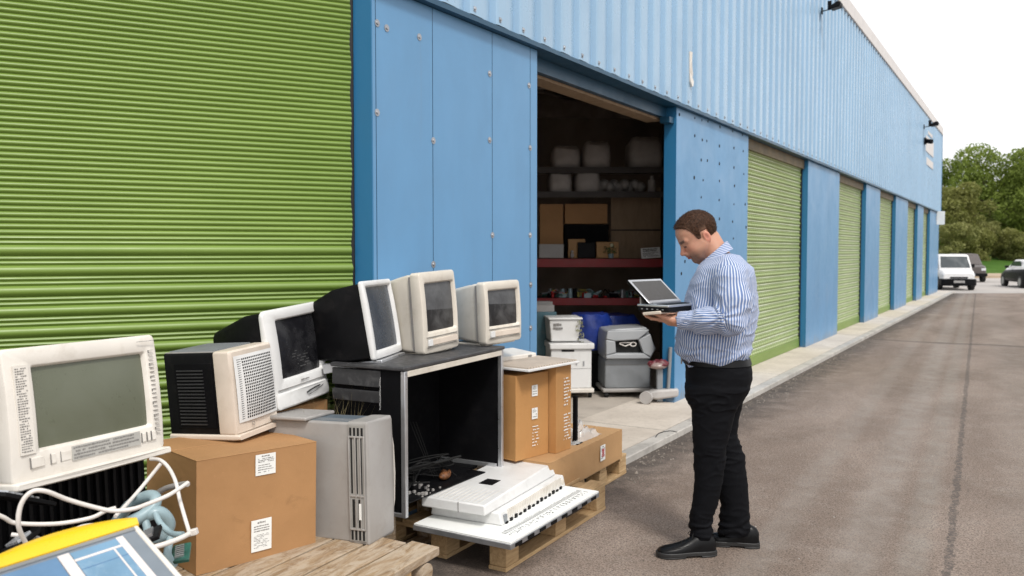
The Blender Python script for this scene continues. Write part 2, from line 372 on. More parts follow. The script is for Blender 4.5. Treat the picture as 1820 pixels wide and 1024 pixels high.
B = empty('warehouse', 'long blue metal warehouse with green roller doors and pale corrugated cladding above', 'warehouse', (-3, 3.45, 0))
B.location = (0, 0, 0)
FX = -3.0; ZC = 3.0; ZR = 6.05
# corrugated cladding, one sheet, ribs running up
prof = []; y = -1.5; P_ = .29
y = 3.44
while y < YB+.2:
    prof += [(y, .002), (y+.02, .004), (y+.11, 0), (y+.165, -.008), (y+.215, -.020), (y+.258, -.038), (y+.266, -.039), (y+.280, -.002)]; y += P_
prof = [(a, c) for a, c in prof if a <= YB+.2]
mb = MB(); zz = [ZC, ZC+.9, ZC+1.9, ZR-.2]
mb.rings([[(FX+.05+c, a, z) for a, c in prof] for z in zz], False, False, closed=False)
mb.rings([[(FX+.045+c, a, z) for a, c in prof][::-1] for z in (ZC+.004, ZR-.2)], False, False, closed=False)
o = mb.build('corrugated_cladding', CLAD, B)
mb = MB(); k = 0
for a, c in prof[1::8]:
    if k < 60:
        mb = MB(); mb.cyl((FX+.05, a+.012, ZC+.035), (FX+.064, a+.012, ZC+.035), .009, seg=8); mb.box(FX+.052, FX+.057, a-.002, a+.024, ZC+.02, ZC+.05); mb.build('cladding_screw', STEEL, B)
    k += 1
Y0B = -3.0
MB().box(FX-.14, FX+.052, 3.42, YB+.15, ZC-.035, ZC-.004).build('drip_flashing', FLASH, B)
MB().box(FX-.02, FX+.075, 3.40, YB+.25, ZR-.20, ZR+.06).build('eaves_fascia', WHT, B, bevel=.01)
mb = MB(); mb.box(-8.4, FX-.03, 3.4, YB+.2, ZR-.06, ZR-.02); mb.box(-16.2, -11.1, 3.4, YB+.2, ZR-.06, ZR-.02); mb.box(-11.1, -8.4, 12, YB+.2, ZR-.06, ZR-.02); mb.build('roof', STEEL, B)  # strip left open in the roof, unseen, added to brighten the bay
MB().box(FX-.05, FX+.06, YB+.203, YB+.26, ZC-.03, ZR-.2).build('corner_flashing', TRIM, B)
MB().box(-16, FX-.05, YB+.1, YB+.2, 0, ZR-.07).build('end_wall', PANEL, B)
MB().box(-16.2, -16, 3.4, YB+.2, 0, ZR-.07).build('rear_wall', PANEL, B)
# weathered bare patches and a torn strip on the cladding
mb = MB()
for (px0, px1, py0, py1) in ((1646, 1660, 240, 268), (1647, 1659, 279, 292), (1650, 1658, 232, 238)):
    a = at(px0, py0, X=FX+.06); c = at(px1, py0, X=FX+.06); e_ = at(px0, py1, X=FX+.06)
    mb.box(FX+.052, FX+.060, a.y, c.y, e_.z, a.z)
mb.build('bare_patch', WHT, B)
mb = MB(); t0 = at(1227, 92, X=FX+.06); t1 = at(1229, 155, X=FX+.06)
pl = [(-.008, 0), (.012, 0), (.006, -.12), (.02, -.2), (.045, -.30), (.04, -.36), (.05, -.42), (.03, -.50), (.012, -.52), (.0, -.45), (-.004, -.3)]
h = t0.z-t1.z
mb.rings([[(FX+.054, t0.y+p*2.2, t0.z+q/.52*h) for p, q in pl], [(FX+.064+.012*math.sin(i), t0.y+p*2.2, t0.z+q/.52*h) for i, (p, q) in enumerate(pl)]])
mb.build('torn_strip', WHITE_PL, B)
# piers: flat panels between the doors, each with a deeper blue return on its near side
piers = [(3.45, 5.205), (7.93, 10.39), (13.62, 16.13), (19.0, 20.9), (23.5, 25.95), (28.3, 29.9), (31.9, YB+.1)]
near = [3.45, 7.70, 13.30, 18.75, 23.25, 28.05, 31.6]
for i, ((a, c), nr) in enumerate(zip(piers, near)):
    a2 = a if i else 3.45
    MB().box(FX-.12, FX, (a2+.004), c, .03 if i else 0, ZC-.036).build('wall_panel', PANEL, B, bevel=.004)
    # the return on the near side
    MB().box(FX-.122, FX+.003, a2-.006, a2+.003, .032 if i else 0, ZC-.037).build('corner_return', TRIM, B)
# seams and screws on the first pier, bolt holes in the second
def seam(px, y0=5, y1=930):
    yy = at(px, 447, X=FX).y; return yy
mb = MB(); ms = MB()
for px in (670, 751, 770, 875, 942):
    yy = seam(px) if px != 770 else seam(770)
    if px == 751: continue
    mb.box(FX-.002, FX+.0012, yy-.0022, yy+.0022, .05, ZC-.04)
mb.build('panel_seam', FLASH, B)
for px, py in ((870, 131), (870, 249), (875, 418), (940, 152), (942, 263), (942, 418), (943, 506), (943, 583), (670, 41), (687, 50), (745, 66), (770, 470), (670, 200), (770, 250)):
    p = at(px, py, X=FX); ms = MB(); ms.cyl((FX-.001, p.y, p.z), (FX+.009, p.y, p.z), .013, .008, 10); ms.cyl((FX, p.y, p.z), (FX+.003, p.y, p.z), .02, .02, 12); ms.build('panel_screw', STEEL, B, smooth=True)
for (cx, cy) in ((55, 68), (110, 80), (135, 88), (157, 92), (200, 112), (245, 127), (280, 140), (110, 143), (137, 158), (153, 162), (198, 180), (250, 187), (283, 198), (133, 230), (155, 232), (198, 243), (250, 257), (285, 280), (108, 293), (140, 302), (198, 305), (252, 322), (133, 363), (197, 373), (250, 388), (290, 388), (198, 440), (245, 450), (293, 470), (248, 510), (75, 592), (62, 635)):
    p = at(1180+cx*.4977, 170+cy*.498, X=FX); r = random.uniform(.012, .020)
    MB().cyl((FX-.001, p.y, p.z), (FX+.0025, p.y, p.z), r, r, 9).build('bolt_hole', SLOT, B)
# roller doors
def slats(z0, z1, fine_from=None):
    P = []; z = z0
    while z < z1:
        if fine_from and z > fine_from:
            for k in range(6): t = k/6; P.append((z+.027*t, .010*math.sin(math.pi*t)))
            z += .027
        else:
            for k in range(8): t = k/8; P.append((z+.050*t, .019*math.sin(math.pi*t)**.7))
            for k in range(4): t = k/4; P.append((z+.050+.021*t, .0075*math.sin(math.pi*t)))
            for k in range(4): t = k/4; P.append((z+.071+.023*t, .0085*math.sin(math.pi*t)))
            z += .094
    return [(a, c) for a, c in P if a <= z1]
def roller(x, y0, y1, z0, z1, mat):
    pr = slats(z0+.12, z1); mb = MB()
    mb.rings([[(x+c, y, z) for z, c in pr] for y in np.linspace(y0, y1, 3)], False, False, closed=False)
    o = mb.build('roller_door', mat, B, smooth=True, angle=60)
    MB().box(x-.012, x+.022, y0, y1, z0, z0+.13).build('bottom_rail', GREEN, o, bevel=.005)
    MB().box(x-.01, x+.035, y0-.002, y0+.03, z0, z1).build('guide_channel', BLACKG, o); MB().box(x-.01, x+.03, y1-.035, y1+.004, z0, z1).build('guide_channel', BLACKG, o)
    return o
doors = [(10.39, 13.61), (16.13, 18.99), (20.9, 23.49), (25.95, 28.29), (29.9, 31.89)]
for y0, y1 in doors:
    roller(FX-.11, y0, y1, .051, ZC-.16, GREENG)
    MB().box(FX-.24, FX-.055, y0+.002, y1-.002, ZC-.17, ZC-.037).build('door_lintel', BROWN, B)
# the near roller door stands on a wall set at an angle to the front
U = Vector((.525, .851, 0)); Nn = Vector((.851, -.525, 0)); A = Vector((FX-.118, 3.442, 0))
T = Matrix(((Nn.x, U.x, 0, A.x), (Nn.y, U.y, 0, A.y), (0, 0, 1, 0), (0, 0, 0, 1)))
pr = slats(.12, 5.2, 1.60); mb = MB()
Ys = [-.020, -.05, -.09] + list(np.linspace(-.3, -5.2, 9))
mb.rings([[(c, y+(.004*math.sin(z*23) if i == 0 else 0), z) for z, c in pr] for i, y in enumerate(Ys)], False, False, closed=False, T=T)
o = mb.build('roller_door', GREEN, B, smooth=True, angle=60); setp(o, 'wide green roller door with smooth ribbed slats at the near end')
MB().box(-.012, .022, -5.2, -.05, 0, .13, T=T).build('bottom_rail', GREEN, o, bevel=.005)
MB().box(-.04, -.012, -.06, .004, 0, 5.2, T=T).build('guide_channel', BLACKG, o)
MB().box(-.10, -.045, -5.3, .1, 0, ZR-.21, T=T).build('rear_board', INW, B)
# opening: head beam, timber strip, inside walls and ceiling
MB().box(FX-.32, FX-.10, 5.21, 7.92, ZC-.14, ZC-.037).build('head_beam', FLASH, B)
MB().box(FX-.31, FX-.15, 5.21, 7.92, ZC-.165, ZC-.142).build('head_trim', PLY, B)
MB().box(FX-.12, FX-.02, 7.80, 7.92, ZC-.2, ZC-.145).build('bracket', FLASH, B)
mb = MB(); mb.box(-16, FX-.25, 11.8, 12, .0, 5.4); mb.box(-16, FX-.32, 3.62, 3.7, 0, 5.4); mb.box(-15.9, -15.8, 3.7, 11.8, 0, 5.4)
mb.box(FX-.30, FX-.25, 8.6, 11.8, 0, 5.4); mb.box(FX-.30, FX-.25, 3.7, 5.2, 0, 5.4); mb.box(FX-.30, FX-.25, 5.2, 7.93, ZC+.02, 5.4)
mb.build('inner_wall', INW, B)
mb = MB(); zc_ = lambda x: 3.75+(-3.3-x)*.0906
mb.add([(FX-.3, 3.7, 3.75), (FX-.3, 11.8, 3.75), (-9.3, 11.8, zc_(-9.3)), (-9.3, 3.7, zc_(-9.3))], [(0, 1, 2, 3)]); mb.add([(-10.9, 3.7, zc_(-10.9)), (-10.9, 11.8, zc_(-10.9)), (-16, 11.8, 4.9), (-16, 3.7, 4.9)], [(0, 1, 2, 3)]); mb.build('ceiling_sheet', INC, B)  # sheet split by a gap added out of view to let daylight in
for k in range(9):
    x = FX-.9-k*1.05; z = 3.75+(-3.3-x)*.0906
    MB().box(x-.05, x+.05, 3.72, 11.78, z-.17, z-.02).build('purlin', BEAM, B)
for y in (5.6, 8.6, 11.2):
    mb = MB(); mb.add([(FX-.35, y-.06, 3.55), (FX-.35, y+.06, 3.55), (-15.9, y+.06, 4.68), (-15.9, y-.06, 4.68), (FX-.35, y-.06, 3.30), (FX-.35, y+.06, 3.30), (-15.9, y+.06, 4.43), (-15.9, y-.06, 4.43)], [(0, 1, 2, 3), (4, 5, 6, 7), (0, 4, 7, 3), (1, 5, 6, 2), (0, 1, 5, 4), (2, 3, 7, 6)])
    mb.build('rafter', BEAM, B)
# sign at the far corner, lamps on the eaves
p = at(1663, 391, X=FX+.12)
sg = empty('wall_sign', 'small white sign board sticking out at the far corner of the warehouse', 'sign', (FX+.12, 34.0, 2.75))
MB().box(-.10, .16, -.012, .012, -.24, .24).build('sign_board', PAPER, sg, bevel=.004); MB().box(-.12, -.10, -.03, .03, -.1, .1).build('bracket', STEEL, sg)
def lamp(Yy, s, label, z):
    e = empty('floodlight', label, 'floodlight', (FX+.07, Yy, z), group='lamps along the eaves'); e.scale = (s, s, s)
    MB().cyl((0, 0, 0), (.34, 0, .03), .016).build('arm', BLACK_PL, e)
    MB().box(-.01, .02, -.06, .06, -.08, .1).build('wall_plate', BLACK_PL, e)
    mb = MB(); mb.prism([(.26, .0), (.52, .05), (.54, .16), (.44, .19), (.25, .09)], 'y', -.16, .16); mb.build('lamp_head', BLACK_PL, e, bevel=.01)
    MB().prism([(.30, -.006), (.50, .036), (.498, .045), (.30, .004)], 'y', -.13, .13).build('lens', SCR_GREY, e)
    mb = MB(); mb.box(.16, .26, -.035, .035, .02, .26); mb.build('sensor', BLACK_PL, e, bevel=.008)
pl_ = at(1462, 20, X=FX+.08); lamp(pl_.y, .55, 'black floodlight on the eaves nearer the camera', pl_.z)
pl_ = at(1643, 226, X=FX+.08); lamp(pl_.y, .75, 'black floodlight at the far end of the eaves', pl_.z)
cm = empty('security_camera', 'tiny black camera on the cladding near the far corner', 'camera', tuple(at(1643, 251, X=FX+.056)))
MB().box(0, .05, -.1, .1, -.1, .1).build('mount', BLACK_PL, cm); MB().cyl((.05, 0, 0), (.22, -.1, -.04), .07).build('camera_body', BLACK_PL, cm, smooth=True)
# ================================================================== CLUTTER IN FRONT OF THE BUILDING
def crt(name, label, P, w, h, d, ins, bez, body, scr, bd=.06, back=(.62, .62), shoulder=.35, rad_=.03, bulge=.006, sbulge=.016, srad=.02, group=None, screen_name='screen', drop=0., open_r=None):
    t = thing(name, label, 'monitor', P, group)
    wp = lambda y, z: -bulge*(((y-w/2)/(w/2))**2+((z-h/2)/(h/2))**2)
    l, r, tt, bb = ins; y0, y1, z0, z1 = l, w-r, bb, h-tt
    mb = MB(); e = .007
    rs = [rr(.004, w-.004, .004, h-.004, rad_, -bd, 5), rr(0, w, 0, h, rad_, -bd+.006, 5), rr(0, w, 0, h, rad_, -e, 5, wp), rr(.002, w-.002, .002, h-.002, rad_, -e*.3, 5, wp), rr(e, w-e, e, h-e, max(.004, rad_-e), 0, 5, wp),
          rr(y0-.004, y1+.004, z0-.004, z1+.004, srad, -.001, 5, wp), rr(y0, y1, z0, z1, srad, -.004, 5, wp), rr(y0+.006, y1-.006, z0+.006, z1-.006, srad*.8, -.020, 5, wp)]
    mb.rings(rs, True, False); b = mb.build('bezel', bez, t, smooth=True)
    mb = MB(); n = 10; cy, cz = (y0+y1)/2, (z0+z1)/2
    vs = []; fs = []
    for i in range(n+1):
        for j in range(n+1):
            y = y0+.002+(y1-y0-.004)*i/n; z = z0+.002+(z1-z0-.004)*j/n
            vs.append((-.019+wp(y, z)+sbulge*(1-((y-cy)/(y1-cy))**2)*(1-.0)*(1-((z-cz)/(z1-cz))**2), y, z))
    for i in range(n):
        for j in range(n): a = i*(n+1)+j; fs.append((a, a+n+1, a+n+2, a+1))
    mb.add(vs, fs); mb.build(screen_name, scr, t, smooth=True)
    bw, bh = back; yb0, yb1 = w*(1-bw)/2, w*(1+bw)/2; zb0, zb1 = h*(1-bh)*.35+drop, h-h*(1-bh)*.65
    g = .010
    rs = [rr(g, w-g, g, h-g, rad_*.8, -bd+.001), rr(g, w-g, g, h-g, rad_*.8, -bd-.03)]
    s = bd+(d-bd)*shoulder
    rs += [rr(g*1.4, w-g*1.4, g*1.2, h-g*1.6, rad_*.8, -s+.02), rr(g+w*.02, w-g-w*.02, g+.002, h-g-h*.02, rad_*.9, -s), rr(yb0, yb1, zb0, zb1, .03, -d+.015), rr(yb0+.012, yb1-.012, zb0+.012, zb1-.012, .025, -d)]
    mb = MB(); mb.rings(rs); mb.build('housing', body, t, smooth=True, angle=30)
    t['w'] = w; del t['w']
    return t
def dashes(mb, x, y0, y1, z0, z1, rows, fill=.7, hh=.35, seed=1, cmin=.004, cmax=.016, th=.0007):
    """rows of small marks that read as fine print, on a face at x"""
    rg = random.Random(seed); dz = (z1-z0)/rows
    for k in range(rows):
        z = z1-(k+.5)*dz; y = y0; end = y1-(rg.random()**2)*(y1-y0)*.4
        while y < end:
            l = min(rg.uniform(cmin, cmax), end-y)
            if rg.random() < fill and l > .0015: mb.box(x, x+th, y, y+l, z-dz*hh/2*rg.uniform(.6, 1.2), z+dz*hh/2*rg.uniform(.6, 1.2))
            y += l+.0022
def label_sheet(parent, x, y0, y1, z0, z1, seed=1, rows=11, red=False):
    s = MB().box(x, x+.0012, y0, y1, z0, z1).build('paper_label', PAPER, parent)
    hgt = z1-z0; wd = y1-y0; mb = MB()
    dashes(mb, x+.0013, y0+wd*.30, y1-wd*.3, z1-hgt*.14, z1-hgt*.05, 1, 1, .7, seed, .003, .008)
    dashes(mb, x+.0013, y0+wd*.12, y1-wd*.08, z1-hgt*.40, z1-hgt*.17, 3, .9, .45, seed+1)
    dashes(mb, x+.0013, y0+wd*.12, y1-wd*.1, z0+hgt*.1, z1-hgt*.46, rows-5, .75, .3, seed+3)
    mb.build('print', INKG if not red else INK, s); return s
# ---- wide terminal monitor, left edge
P1 = (-2.449, 1.283, .880, 5.9, 6.7, -.3)
t = crt('terminal_monitor', 'wide old white terminal monitor with grey green screen, nearest at the left', P1, .541, .393, .42, (.084, .050, .056, .086), WHITE_PL, WHITE_PL, SCR_GREEN, bd=.10, back=(.7, .7), rad_=.016, bulge=.010, sbulge=.010, srad=.008)
xf = -.0075
mb = MB(); dashes(mb, xf+.0016, .030, .064, .088, .336, 34, .92, .5, 3, .0025, .007); 
m2 = MB(); m2.box(xf-.004, xf+.0012, .026, .072, .082, .342); m2.build('side_label', WHITE_PL, t); mb.build('side_print', INKG, t)
mb = MB()
for k in range(20):
    z = .34-k*.0145; y = .500+(k % 2)*.001
    mb.box(xf-.002, xf+.0035, y, y+.018, z, z+.0009)
    if k % 3 == 0: mb.box(xf-.002, xf+.0035, y, y+.0009, z-.008, z)
mb.box(-.004, -.001, .455, .52, .372, .3735); mb.build('key_outline', INKG, t)
mb = MB(); mb.box(xf-.006, xf+.003, .185, .435, .034, .078); mb.build('text_strip', M('grey_label', (.42, .41, .38), .6, var=.05), t)
mb = MB(); dashes(mb, xf+.0035, .19, .43, .036, .077, 4, .95, .5, 9, .003, .010); mb.build('strip_print', INKG, t)
for (a, c) in ((.055, .095), (.118, .133), (.150, .182), (.445, .458), (.466, .478), (.484, .50)):
    MB().box(xf-.008, xf+.0012, a, c, .040, .068).build('push_button', WHITE_PL, t, bevel=.001)
for a in (.055, .118, .150, .445, .466, .484): MB().box(xf-.004, xf+.0014, a-.002, a-.0003, .038, .070).build('button_gap', INKG, t)
wp_ = lambda y, z: -.010*((y-.27)/.27)**2+.004
mb = MB(); mb.rings([rr(-.004, .545, -.016, .006, .006, -.40), rr(-.004, .545, -.016, .006, .006, -.02), rr(-.004, .545, -.016, .006, .006, .010, 5, wp_), rr(.0, .541, -.012, .003, .004, .016, 5, wp_)]); mb.build('base_lip', WHITE_PL, t, smooth=True)
# ---- perforated desktop case
P2 = (-2.835, 2.392, .753, 11, 3.5, 2.6)
t = thing('desktop_case', 'beige and black computer case with a perforated grille, lying on the big carton', 'computer', P2)
w_, h_, d_ = .285, .378, .35
mb = MB(); wpc = lambda y, z: .02*(1-((y-.15)/.15)**2)*(1-((z-.18)/.19)**2)
mb.rings([rr(0, w_, .02, h_, .012, -.085), rr(-.0015, w_+.0015, .02, h_+.0015, .012, -.080), rr(-.0015, w_+.0015, .02, h_+.0015, .012, -.008), rr(.006, w_-.006, .028, h_-.006, .012, 0, 5, wpc)]); mb.build('front_cover', CREAM, t, smooth=True, angle=30)
mb = MB(); mb.rings([rr(.004, w_-.004, .02, h_-.003, .01, -.086), rr(.004, w_-.004, .02, h_-.003, .01, -d_)]); mb.build('side_shell', BLACK_PL, t, smooth=True, angle=30)
mb = MB(); mb.box(-.30, -.10, .0005, .004, .05, .33); mb.build('side_recess', BLACK_MT, t, bevel=.01)
mb = MB()
for k in range(17): mb.box(-.285, -.145, -.004, .003, .065+k*.0145, .0705+k*.0145)
mb.build('side_louvre', M('louvre_black', (.03, .03, .032), .4), t)
mb = MB()
for k in range(16): mb.box(-d_+.01, -.10, .03+k*.0155, .036+k*.0155, h_-.004, h_+.004)
mb.build('top_rib', GREY_DK, t)
MB().box(-d_, -.095, .012, w_-.01, h_-.004, h_-.0005).build('top_vent', GREY_PL, t)
mb = MB(); mb.rings([rr(-.006, w_+.006, 0, .024, .008, -d_), rr(-.006, w_+.006, 0, .024, .008, -.01), rr(.0, w_, .002, .020, .006, .018)]); mb.build('foot_plate', CREAM, t, smooth=True, angle=30)
gp = lambda y, z: wpc(y, z)-.0002
mb = MB(); y0, y1, z0, z1 = .064, .266, .080, .342
mb.rings([[(gp(y, z)+.0015, y, z) for y, z in ((y0-.045, z0-.01), (y1+.012, z0-.01), (y1+.012, z1+.012), (y0-.045, z1+.012))]], True, False); 
vs = []; fs = []; n = 12
for i in range(n+1):
    for j in range(n+1):
        y = y0-.045+(y1-y0+.057)*i/n; z = z0-.01+(z1-z0+.022)*j/n; vs.append((gp(y, z)+.0022, y, z))
for i in range(n):
    for j in range(n): a = i*(n+1)+j; fs.append((a, a+n+1, a+n+2, a+1))
g = MB().add(vs, fs).build('perforated_grille', WHITE2, t, smooth=True)
mb = MB()
for i in range(17):
    for j in range(21):
        y = y0+(y1-y0)*(i+.5)/17; z = z0+(z1-z0)*(j+.5)/21; a = .0040; x = gp(y, z)+.0027
        mb.add([(x, y-a, z-a), (x, y+a, z-a), (x, y+a, z+a), (x, y-a, z+a)], [(0, 1, 2, 3)])
for k in range(28): z = z0+(z1-z0)*(k+.5)/28; mb.box(gp(.045, z)+.0018, gp(.045, z)+.0033, .036, .062, z-.0008, z+.0008)
mb.build('holes', SLOT, g)
mb = MB(); x = gp(.10, .05)+.003; mb.tube([(x+.001, .10+.008*math.cos(a), .052+.008*math.sin(a)) for a in np.linspace(0, 6.28, 13)], .0011, 5); mb.build('round_badge', INKG, t)
# ---- white and black CRT
P3 = (-2.88, 2.660, .832, 10.2, 5.3, 3.3)
t = crt('tube_monitor', 'white fronted tube monitor with black rear, on the warm grey tower case', P3, .436, .452, .36, (.078, .030, .048, .122), WHITE2, BLACK_PL, SCR_BLK, bd=.045, back=(.8, .72), rad_=.028, bulge=.012, sbulge=.016, srad=.012, group=None)
xc = -.001
mb = MB(); mb.box(-.012, -.001, .035, .40, .083, .0845); mb.build('seam', INKG, t)
mb = MB(); dashes(mb, .0002, .20, .275, .096, .108, 1, 1, .6, 5, .004, .010); mb.build('maker_mark', INKG, t)
mb = MB(); mb.tube([(.010, .22, .038), (.013, .25, .046), (.013, .29, .051), (.009, .33, .052)], .0032, 6); mb.tube([(.010, .23, .024), (.012, .29, .034), (.008, .36, .050)], .0012, 5); mb.build('smile_slot', SLOT, t)
mb = MB(); wq = lambda y, z: -.014*(((y-.22)/.22)**2)
mb.rings([rr(.02, .416, -.012, .05, .02, -.08), rr(.006, .43, -.010, .06, .02, -.03, 5, wq), rr(.012, .424, -.004, .072, .02, .006, 5, wq), rr(.03, .406, .004, .066, .02, .013, 5, wq)]); mb.build('chin', WHITE2, t, smooth=True)
mb = MB(); dashes(mb, -.0055, .16, .30, .16, .25, 7, .5, .25, 21, .006, .03); mb.build('burnt_in_text', M('faint_print', (.10, .10, .10), .5), t)
# ---- black monitor on the bench
P4 = (-2.662, 3.087, 1.030, 19.8, 9.9, .2)
t = crt('tube_monitor', 'black tube monitor with silver front frame and bluish screen, leaning back on the bench', P4, .399, .385, .36, (.034, .016, .026, .036), WHITE2, BLACK_PL, SCR_BLUE, bd=.034, back=(.72, .72), shoulder=.45, rad_=.012, bulge=.006, sbulge=.004, srad=.008)
MB().box(-.055, -.004, -.003, .402, -.006, .389).build('black_surround', BLACK_PL, t, bevel=.008) if False else None
mb = MB(); mb.prism([(.01, -.022), (.01, -.006), (-.16, .006), (-.30, .02), (-.30, -.03)], 'y', .03, .37); mb.build('foot', ALU, t, bevel=.003)
# ---- beige monitors on the bench
def beige(P, w, h, label, ins):
    t = crt('tube_monitor', label, P, w, h, .34, ins, BEIGE_PL, BEIGE_PL, SCR_DUST_REFL, bd=.075, back=(.80, .80), shoulder=.30, rad_=.020, bulge=.008, sbulge=.006, srad=.012, group=None)
    MB().box(-.008, .0005, .025, w-.02, .086, .0872).build('seam', INKG, t)
    mb = MB(); mb.box(-.01, .0015, .032, .068, .040, .074); mb.build('power_button', WHITE2, t, bevel=.002)
    mb = MB(); mb.box(-.01, -.0008, .072, w-.03, .042, .072); mb.build('control_flap', CREAM, t, bevel=.002)
    MB().box(-.010, -.0002, .025, w-.02, .0345, .0355).build('lower_seam', INKG, t)
    MB().box(-.30, -.04, .03, w-.03, -.010, .006).build('foot', BEIGE_PL, t, bevel=.004)
    mb = MB()
    for k in range(7): mb.box(-.145, -.095, w*.30+k*.014, w*.30+.007+k*.014, h-.022, h-.0150)
    mb.build('top_slot', SLOT, t)
    MB().box(-.082, -.070, -.0008, w+.0008, .02, h-.02).build('side_seam', INKG, t)
    return t
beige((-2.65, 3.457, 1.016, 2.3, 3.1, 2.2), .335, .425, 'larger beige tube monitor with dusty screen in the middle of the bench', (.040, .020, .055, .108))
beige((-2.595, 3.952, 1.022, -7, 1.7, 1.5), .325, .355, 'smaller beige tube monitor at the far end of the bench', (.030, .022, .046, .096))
# ---- bench / open cabinet
P5 = (-2.47, 3.057, .300, 4.5, 0, 0)
t = thing('open_cabinet', 'open black cabinet with aluminium edges carrying three monitors', 'cabinet', P5)
cw, chh, cdp = .985, .695, .43
f_ = .024
MB().box(-cdp, .004, -.012, cw+.012, chh-.002, chh+.018).build('top_board', M('worn_black_top', (.045, .045, .048), .45, var=.25, scale=9, dirt=(.16, .15, .14), dirt_amt=.5), t, bevel=.006)
for nm, y in (('front_post', 0), ('front_post', cw-f_)): MB().box(-f_, 0, y, y+f_, 0, chh-.004).build(nm, ALU, t, bevel=.002)
MB().box(-f_+.002, .0015, f_, cw-f_, chh-.032, chh-.004).build('top_rail', BEIGE_PL, t, bevel=.002)
MB().box(-cdp+.02, -.03, cw-.034, cw-.022, .018, .042).build('bottom_rail', ALU, t, bevel=.002)
for y in (0.002, cw-f_+.002):
    MB().box(-cdp, -f_-.001, y, y+.02, .0, .02).build('side_foot_rail', ALU, t, bevel=.002)
MB().box(-cdp+.002, -f_-.002, cw-.02, cw-.006, .022, chh-.005).build('side_panel', BLACK_MT, t)
MB().box(-.14, -f_-.002, .006, .020, .022, chh-.005).build('side_panel', BLACK_MT, t)
for z0, z1 in ((chh-.09, chh-.010), (chh-.165, chh-.110)): MB().box(-cdp, -.143, .004, .022, z0, z1).build('side_rail', M('worn_black_rail', (.03, .03, .032), .4, dirt=(.2, .2, .2), dirt_amt=.4), t, bevel=.003)
MB().box(-cdp+.01, -.143, .008, .020, .03, .30).build('side_panel', BLACK_MT, t)
MB().box(-cdp, -cdp+.012, .022, cw-.022, .02, chh-.004).build('back_panel', BLACK_MT, t)
MB().box(-cdp+.014, -.16, .022, cw-.022, .006, .018).build('cabinet_floor', BLACK_MT, t)
MB().box(-.015, .0008, .003, .020, chh-.024, chh-.008).build('corner_bracket', STEEL, t)
MB().box(-.25, -.02, cw-.021, cw-.0202, chh-.14, chh-.09).build('paper_tag', CREAM, t) if False else None
mb = MB()
for k in range(26):
    y = random.uniform(.004, .02); x = -.20+random.uniform(-.03, .04); z = chh-.03-k*.007
    mb.tube([(-.138, .001, chh-.04-k*.006), (-.142+random.uniform(-.003, .003), -.003, chh-.043-k*.006)], .0007, 4)
mb.build('frayed_edge', WHITE2, t)
# junk inside the cabinet
mb = MB(); rg = random.Random(4)
jk = empty('cable_tangle', 'tangle of black cables and scrap lying inside the open cabinet', 'cable tangle', (-2.72, 3.45, .322))
for k in range(7):
    p = [(rg.uniform(-.12, .12), rg.uniform(-.28, .30), rg.uniform(.02, .15)) for _ in range(5)]; p[0] = (p[0][0], p[0][1], .02); mb.tube(spline(p, 8), rg.uniform(.003, .007), 6)
mb.build('cable', RUBBER, jk)
mb = MB()
for k in range(3): mb.tube(spline([(-.05+k*.01, .02+k*.012, .33), (-.02, .05+k*.02, .22), (.0, .10+k*.015, .10), (.03, .12+k*.02, .02)], 8), .0022, 5)
mb.build('thin_lead', RUBBER, jk)
mb = MB(); mb.ball((.07, .16, .030), (.026, .040, .022), 12); mb.cyl((.07, .19, .030), (.05, .23, .034), .016, .012); mb.ball((.03, .21, .030), (.02, .02, .018), 10); mb.build('rusty_motor', M('rusty_metal', (.20, .075, .025), .55, var=.4, scale=40, dirt=(.03, .02, .015), dirt_amt=.9), jk, smooth=True)
mb = MB(); mb.box(-.14, .16, -.34, .42, .0, .006); mb.build('scrap_sheet', BLACK_PL, jk)
mb = MB()
for k in range(40): x, y = rg.uniform(-.08, .16), rg.uniform(-.34, .05); s = rg.uniform(.004, .014); mb.box(x, x+s, y, y+s*1.4, .006, .006+s, )
mb.build('crumbs', GREY_PL, jk)
# dry grass seen through the open side
mb = MB(); gr = empty('dry_grass_tuft', 'dry straw coloured grass tuft behind the open side of the black cabinet', 'grass tuft', (-2.95, 2.98, .3))
for k in range(380):
    x, y = rg.uniform(-.28, .16), rg.uniform(-.12, .16); a = rg.uniform(-.25, .25); h2 = rg.uniform(.25, .62); ww = .0016
    lean = Vector((rg.uniform(-.10, .10), rg.uniform(-.12, .12), 0))
    p0 = Vector((x, y, 0)); p1 = p0+Vector((0, 0, h2*.6))+lean*.5; p2 = p0+Vector((0, 0, h2))+lean*1.6
    s_ = Vector((math.cos(a*6), math.sin(a*6), 0))*ww
    mb.add([p0-s_, p0+s_, p1+s_, p1-s_, p2], [(0, 1, 2, 3), (3, 2, 4)])
mb.build('blades', M('straw', (.30, .25, .13), .8, var=.5, scale=40, bmp=0), gr)
